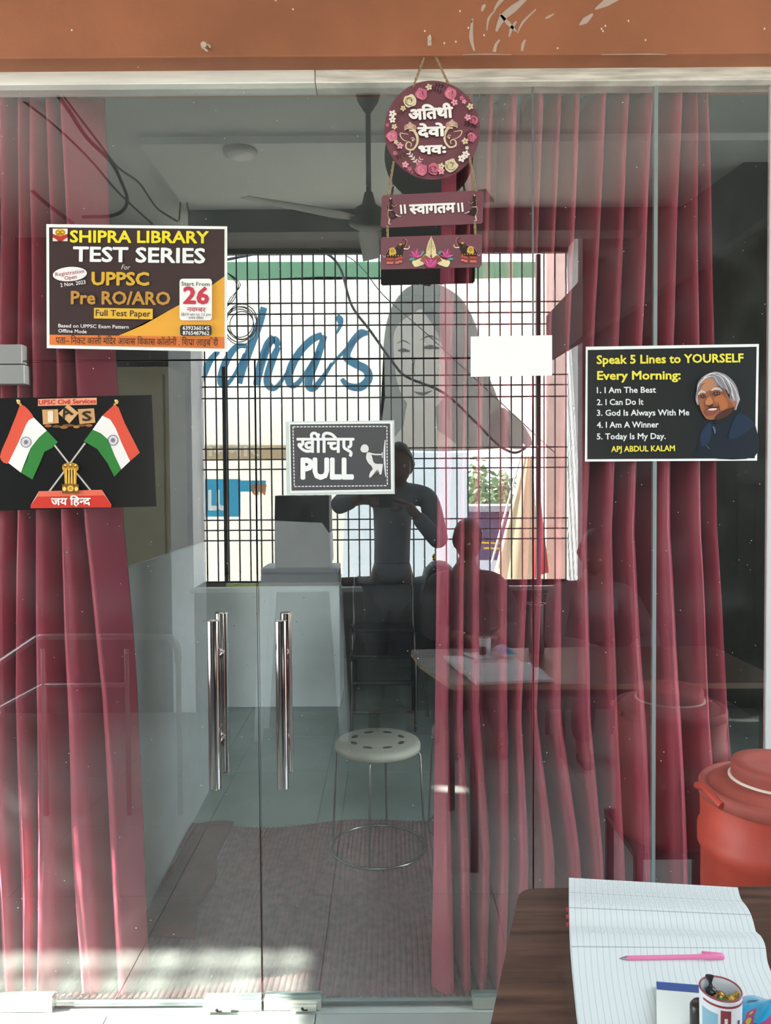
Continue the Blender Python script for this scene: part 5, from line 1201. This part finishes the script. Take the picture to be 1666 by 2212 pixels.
def hand(wrist, dirv, palmn, curl, b, s_=1.0, side=1):
    d = Vector(dirv).normalized(); n_ = Vector(palmn).normalized(); a_ = d.cross(n_).normalized() * side
    b.mesh(skin([wrist, wrist + d*.04*s_, wrist + d*.085*s_], [(0,1),(1,2)], [(.02*s_,.016*s_), (.036*s_,.014*s_), (.038*s_,.012*s_)]), sk)
    for k, (off, ln) in enumerate(((-.030,.062),(-.010,.072),(.010,.067),(.028,.052))):
        p0_ = wrist + d*.078*s_ + a_*off*s_; p1_ = p0_ + (d*math.cos(curl*.5) + n_*math.sin(curl*.5))*ln*.45*s_; p2_ = p1_ + (d*math.cos(curl) + n_*math.sin(curl))*ln*.32*s_; p3_ = p2_ + (d*math.cos(curl*1.5) + n_*math.sin(curl*1.5))*ln*.25*s_
        b.tube([p0_, p1_, p2_, p3_], [.0095*s_, .009*s_, .008*s_, .006*s_], sk, 8)
    p0_ = wrist + d*.025*s_ - a_*.028*s_; b.tube([p0_, p0_ + (d*.6 - a_*.8)*.035*s_, p0_ + (d*.9 - a_*.5 + n_*.3)*.062*s_], [.012*s_, .010*s_, .007*s_], sk, 8)
def person(name, label, hp_, yaw, shoulders, elbows, wrists, pelvis, knees, ankles, shirtc, trouc, pitch=0, hs=1.0, handdirs=None, curl=.9, hroll=0, sw=1.0):
    t = thing('person', (pelvis.x, pelvis.y, 0), label, 'person')
    a, hr_, M = headmesh(hp_, yaw, pitch, hroll, hs); neck = (shoulders[0] + shoulders[1]) / 2 + Vector((0, 0, .02))
    chest = neck.lerp(pelvis, .30); waist = neck.lerp(pelvis, .68)
    pts = [pelvis, waist, chest, neck, hp_ + Vector((0, 0, -.06)), shoulders[0], elbows[0], wrists[0], shoulders[1], elbows[1], wrists[1]]
    ed = [(0,1),(1,2),(2,3),(3,4),(3,5),(5,6),(6,7),(3,8),(8,9),(9,10)]
    rd = [(.13,.10), (.12,.09), (.145,.10), (.07,.065), .052, .055, .042, .028, .055, .042, .028]
    hips = [pelvis + (knees[i] - pelvis) * .12 + Vector((-.08 if i == 0 else .08, 0, 0)) for i in (0, 1)]
    base = len(pts)
    for i in (0, 1):
        pts += [hips[i], knees[i], ankles[i], ankles[i] + Vector((0, .13, -.035))]; k = base + 4*i; ed += [(0,k),(k,k+1),(k+1,k+2),(k+2,k+3)]; rd += [.085, .058, .038, .035]
    b = MB(); b.mesh(skin(pts, ed, rd), sk); b.mesh(a, sk)
    for i in (0, 1):
        dd = handdirs[i] if handdirs else ((wrists[i] - elbows[i]), Vector((0, 1, -.2))); hand(wrists[i], dd[0], dd[1], curl, b, 1.0, 1 if i == 0 else -1)
    b.out('body', t)
    e = MB()
    for sx_ in (-1, 1):
        q_ = M @ Vector((sx_ * .028, .076, .006)); e.lathe([(.0001, -.011), (.008, -.008), (.011, 0), (.008, .008), (.0001, .011)], q_, mat('eye_white', '#cfcac4', .2), 10)
        q_ = M @ Vector((sx_ * .028, .086, .006)); e.lathe([(.0001, -.004), (.004, 0), (.0001, .004)], q_, mat('iris_dark', '#1a120d', .2), 8)
    e.out('eyes', t)
    MB().mesh(hr_, hairm).out('hair', t)
    cb = MB(); cp = [pelvis + Vector((0,0,-.03)), waist, chest, neck + Vector((0,0,-.015)), shoulders[0], shoulders[0].lerp(elbows[0], .5), elbows[0], elbows[0].lerp(wrists[0], .75), shoulders[1], shoulders[1].lerp(elbows[1], .5), elbows[1], elbows[1].lerp(wrists[1], .75)]
    cr_ = [(.165*sw,.13), (.155*sw,.118), (.175*sw,.128), (.10,.085), .085, .066, .058, .046, .075, .066, .058, .046]
    cb.mesh(skin(cp, [(0,1),(1,2),(2,3),(3,4),(4,5),(5,6),(6,7),(3,8),(8,9),(9,10),(10,11)], cr_), shirtc); cb.out('shirt', t)
    tp_ = [pelvis + Vector((0,0,.02))]; te = []; tr2 = [(.16*sw,.125)]
    for i in (0, 1):
        k = len(tp_); tp_ += [hips[i], knees[i], ankles[i] + Vector((0,0,.03))]; te += [(0,k),(k,k+1),(k+1,k+2)]; tr2 += [.105, .078, .062]
    MB().mesh(skin(tp_, te, tr2), trouc).out('trousers', t)
    sh = MB()
    for i in (0, 1):
        q_ = ankles[i]; sh.mesh(skin([q_ + Vector((0,-.03,-.045)), q_ + Vector((0,.05,-.05)), q_ + Vector((0,.15,-.055))], [(0,1),(1,2)], [(.04,.035), (.042,.03), (.036,.022)]), mat('black_shoe', '#1b1a1a', .4))
    sh.out('shoes', t)
    return t
V3 = Vector
jeans = mat('dark_trousers', '#1b1c20', .8, var=.2)
# photographer behind the camera
hc = R(862, 1006, 2.52)
Pz = V3((.035, -2.60, .93))
sh_l, sh_r = V3((-.17, -2.60, 1.49)), V3((.265, -2.60, 1.46))
person('photographer', 'standing person in a grey shirt raising a phone, reflected in the middle of the glass', hc, 0.0,
       (sh_l, sh_r), (V3((-.30, -2.42, 1.40)), V3((.33, -2.43, 1.17))), (V3((-.13, -2.265, 1.46)), V3((.125, -2.262, 1.42))),
       Pz, (V3((-.06, -2.56, .50)), V3((.13, -2.54, .50))), (V3((-.08, -2.62, .09)), V3((.15, -2.60, .09))), mat('grey_shirt', '#5d5f68', .8, var=.1), jeans,
       pitch=-.12, handdirs=[(V3((1, .15, .12)), V3((.3, 1, 0))), (V3((-1, .15, .3)), V3((-.3, 1, 0)))], curl=.5, sw=1.3, hs=1.08)
ph = thing('phone', (0, -2.22, 1.45), 'dark smartphone held up by the standing person', 'phone')
MB().box((-.037, -2.222, 1.40), (.037, -2.212, 1.555), mat('phone_black', '#15171b', .2)).out('case', ph, bevel=.003)
MB().tube([(0, -2.212, 1.51), (0, -2.2085, 1.51)], .006, mat('lens_black', '#0a0a0c', .1), 16).out('camera_lens', ph)
# seated person, left of the two
hd = R(1010, 1168, 2.45)
person('sitter', 'person seated behind the table with short hair, just beside the standing one', hd, -.35, (V3((hd.x - .19, -2.50, hd.z - .26)), V3((hd.x + .17, -2.46, hd.z - .25))),
       (V3((hd.x - .25, -2.30, hd.z - .52)), V3((hd.x + .27, -2.26, hd.z - .50))), (V3((hd.x - .05, -2.03, hd.z - .50)), V3((hd.x + .10, -2.0, hd.z - .50))),
       V3((hd.x, -2.56, .53)), (V3((hd.x - .12, -2.14, .50)), V3((hd.x + .12, -2.12, .50))), (V3((hd.x - .12, -2.12, .09)), V3((hd.x + .14, -2.12, .09))), mat('dark_shirt', '#3b3436', .8, var=.1), jeans, pitch=-.25, hs=1.06,
       handdirs=[(V3((.5, 1, 0)), V3((0, 0, -1))), (V3((-.5, 1, 0)), V3((0, 0, -1)))])
hd2 = R(1284, 1195, 2.15)
person('sitter', 'person seated at the table end in a striped top, head bent down', hd2, .30, (V3((hd2.x - .19, -2.22, hd2.z - .24)), V3((hd2.x + .19, -2.20, hd2.z - .24))),
       (V3((hd2.x - .27, -1.98, hd2.z - .48)), V3((hd2.x + .27, -1.98, hd2.z - .48))), (V3((hd2.x - .08, -1.72, hd2.z - .46)), V3((hd2.x + .06, -1.72, hd2.z - .46))),
       V3((hd2.x, -2.32, .53)), (V3((hd2.x - .12, -1.92, .50)), V3((hd2.x + .12, -1.92, .50))), (V3((hd2.x - .12, -1.95, .09)), V3((hd2.x + .12, -1.95, .09))), mat('striped_top', '#57474b', .8, var=.2, vscale=3, stretch=(1,1,40)), jeans, pitch=-.45, hs=1.08,
       handdirs=[(V3((.4, 1, 0)), V3((0, 0, -1))), (V3((-.4, 1, 0)), V3((0, 0, -1)))])
# chairs for the two sitters
def seat_chair(x, y, label):
    t = thing('chair', (x, y, 0), label, 'chair', 'chairs of the seated people'); m = mat('chair_plastic', '#33383c', .5)
    MB().box((x - .22, y - .22, .385), (x + .22, y + .22, .415), m).out('seat', t, bevel=.01); MB().box((x - .22, y - .245, .41), (x + .22, y - .22, .86), m).out('backrest', t, bevel=.01)
    for dx in (-.2, .2):
        for dy in (-.2, .2): MB().tube([(x + dx, y + dy, 0), (x + dx*.95, y + dy*.95, .39)], .014, m, 8).out('leg', t)
seat_chair(hd.x, -2.52, 'dark plastic chair under the short-haired sitter'); seat_chair(hd2.x, -2.28, 'dark plastic chair under the striped-top sitter')

# stacked steel chairs deep inside the room
chr2 = mat('dull_chrome', '#5f5d5c', .3, 1)
blackv = mat('black_vinyl', '#17181a', .35)
def steel_chair(x, y, z0, label):
    t = thing('steel_chair', (x, y, z0), label, 'chair', 'steel frame chairs stacked inside')
    for sx_ in (-.2, .2):
        MB().tube(catmull([(x + sx_, y - .22, z0), (x + sx_, y - .2, z0 + .42), (x + sx_, y - .1, z0 + .45), (x + sx_, y + .18, z0 + .44), (x + sx_, y + .24, z0 + .6), (x + sx_, y + .28, z0 + .85)], 5), .011, chr2, 8).out('side_frame', t)
        MB().tube([(x + sx_, y + .18, z0 + .44), (x + sx_, y + .24, z0)], .011, chr2, 8).out('leg', t)
    for yy, zz in ((-.21, .12), (-.2, .3), (.23, .2)): MB().tube([(x - .2, y + yy, z0 + zz), (x + .2, y + yy, z0 + zz)], .008, chr2, 8).out('stretcher', t)
    MB().box((x - .19, y - .2, z0 + .45), (x + .19, y + .2, z0 + .475), blackv).out('seat', t, bevel=.008)
    MB().box((x - .19, y + .235, z0 + .58), (x + .19, y + .26, z0 + .86), blackv).out('backrest', t, bevel=.008)
steel_chair(-.02, 2.75, 0, 'lower steel frame chair of the stack inside the room'); steel_chair(-.02, 2.93, .13, 'upper steel frame chair of the stack inside the room')
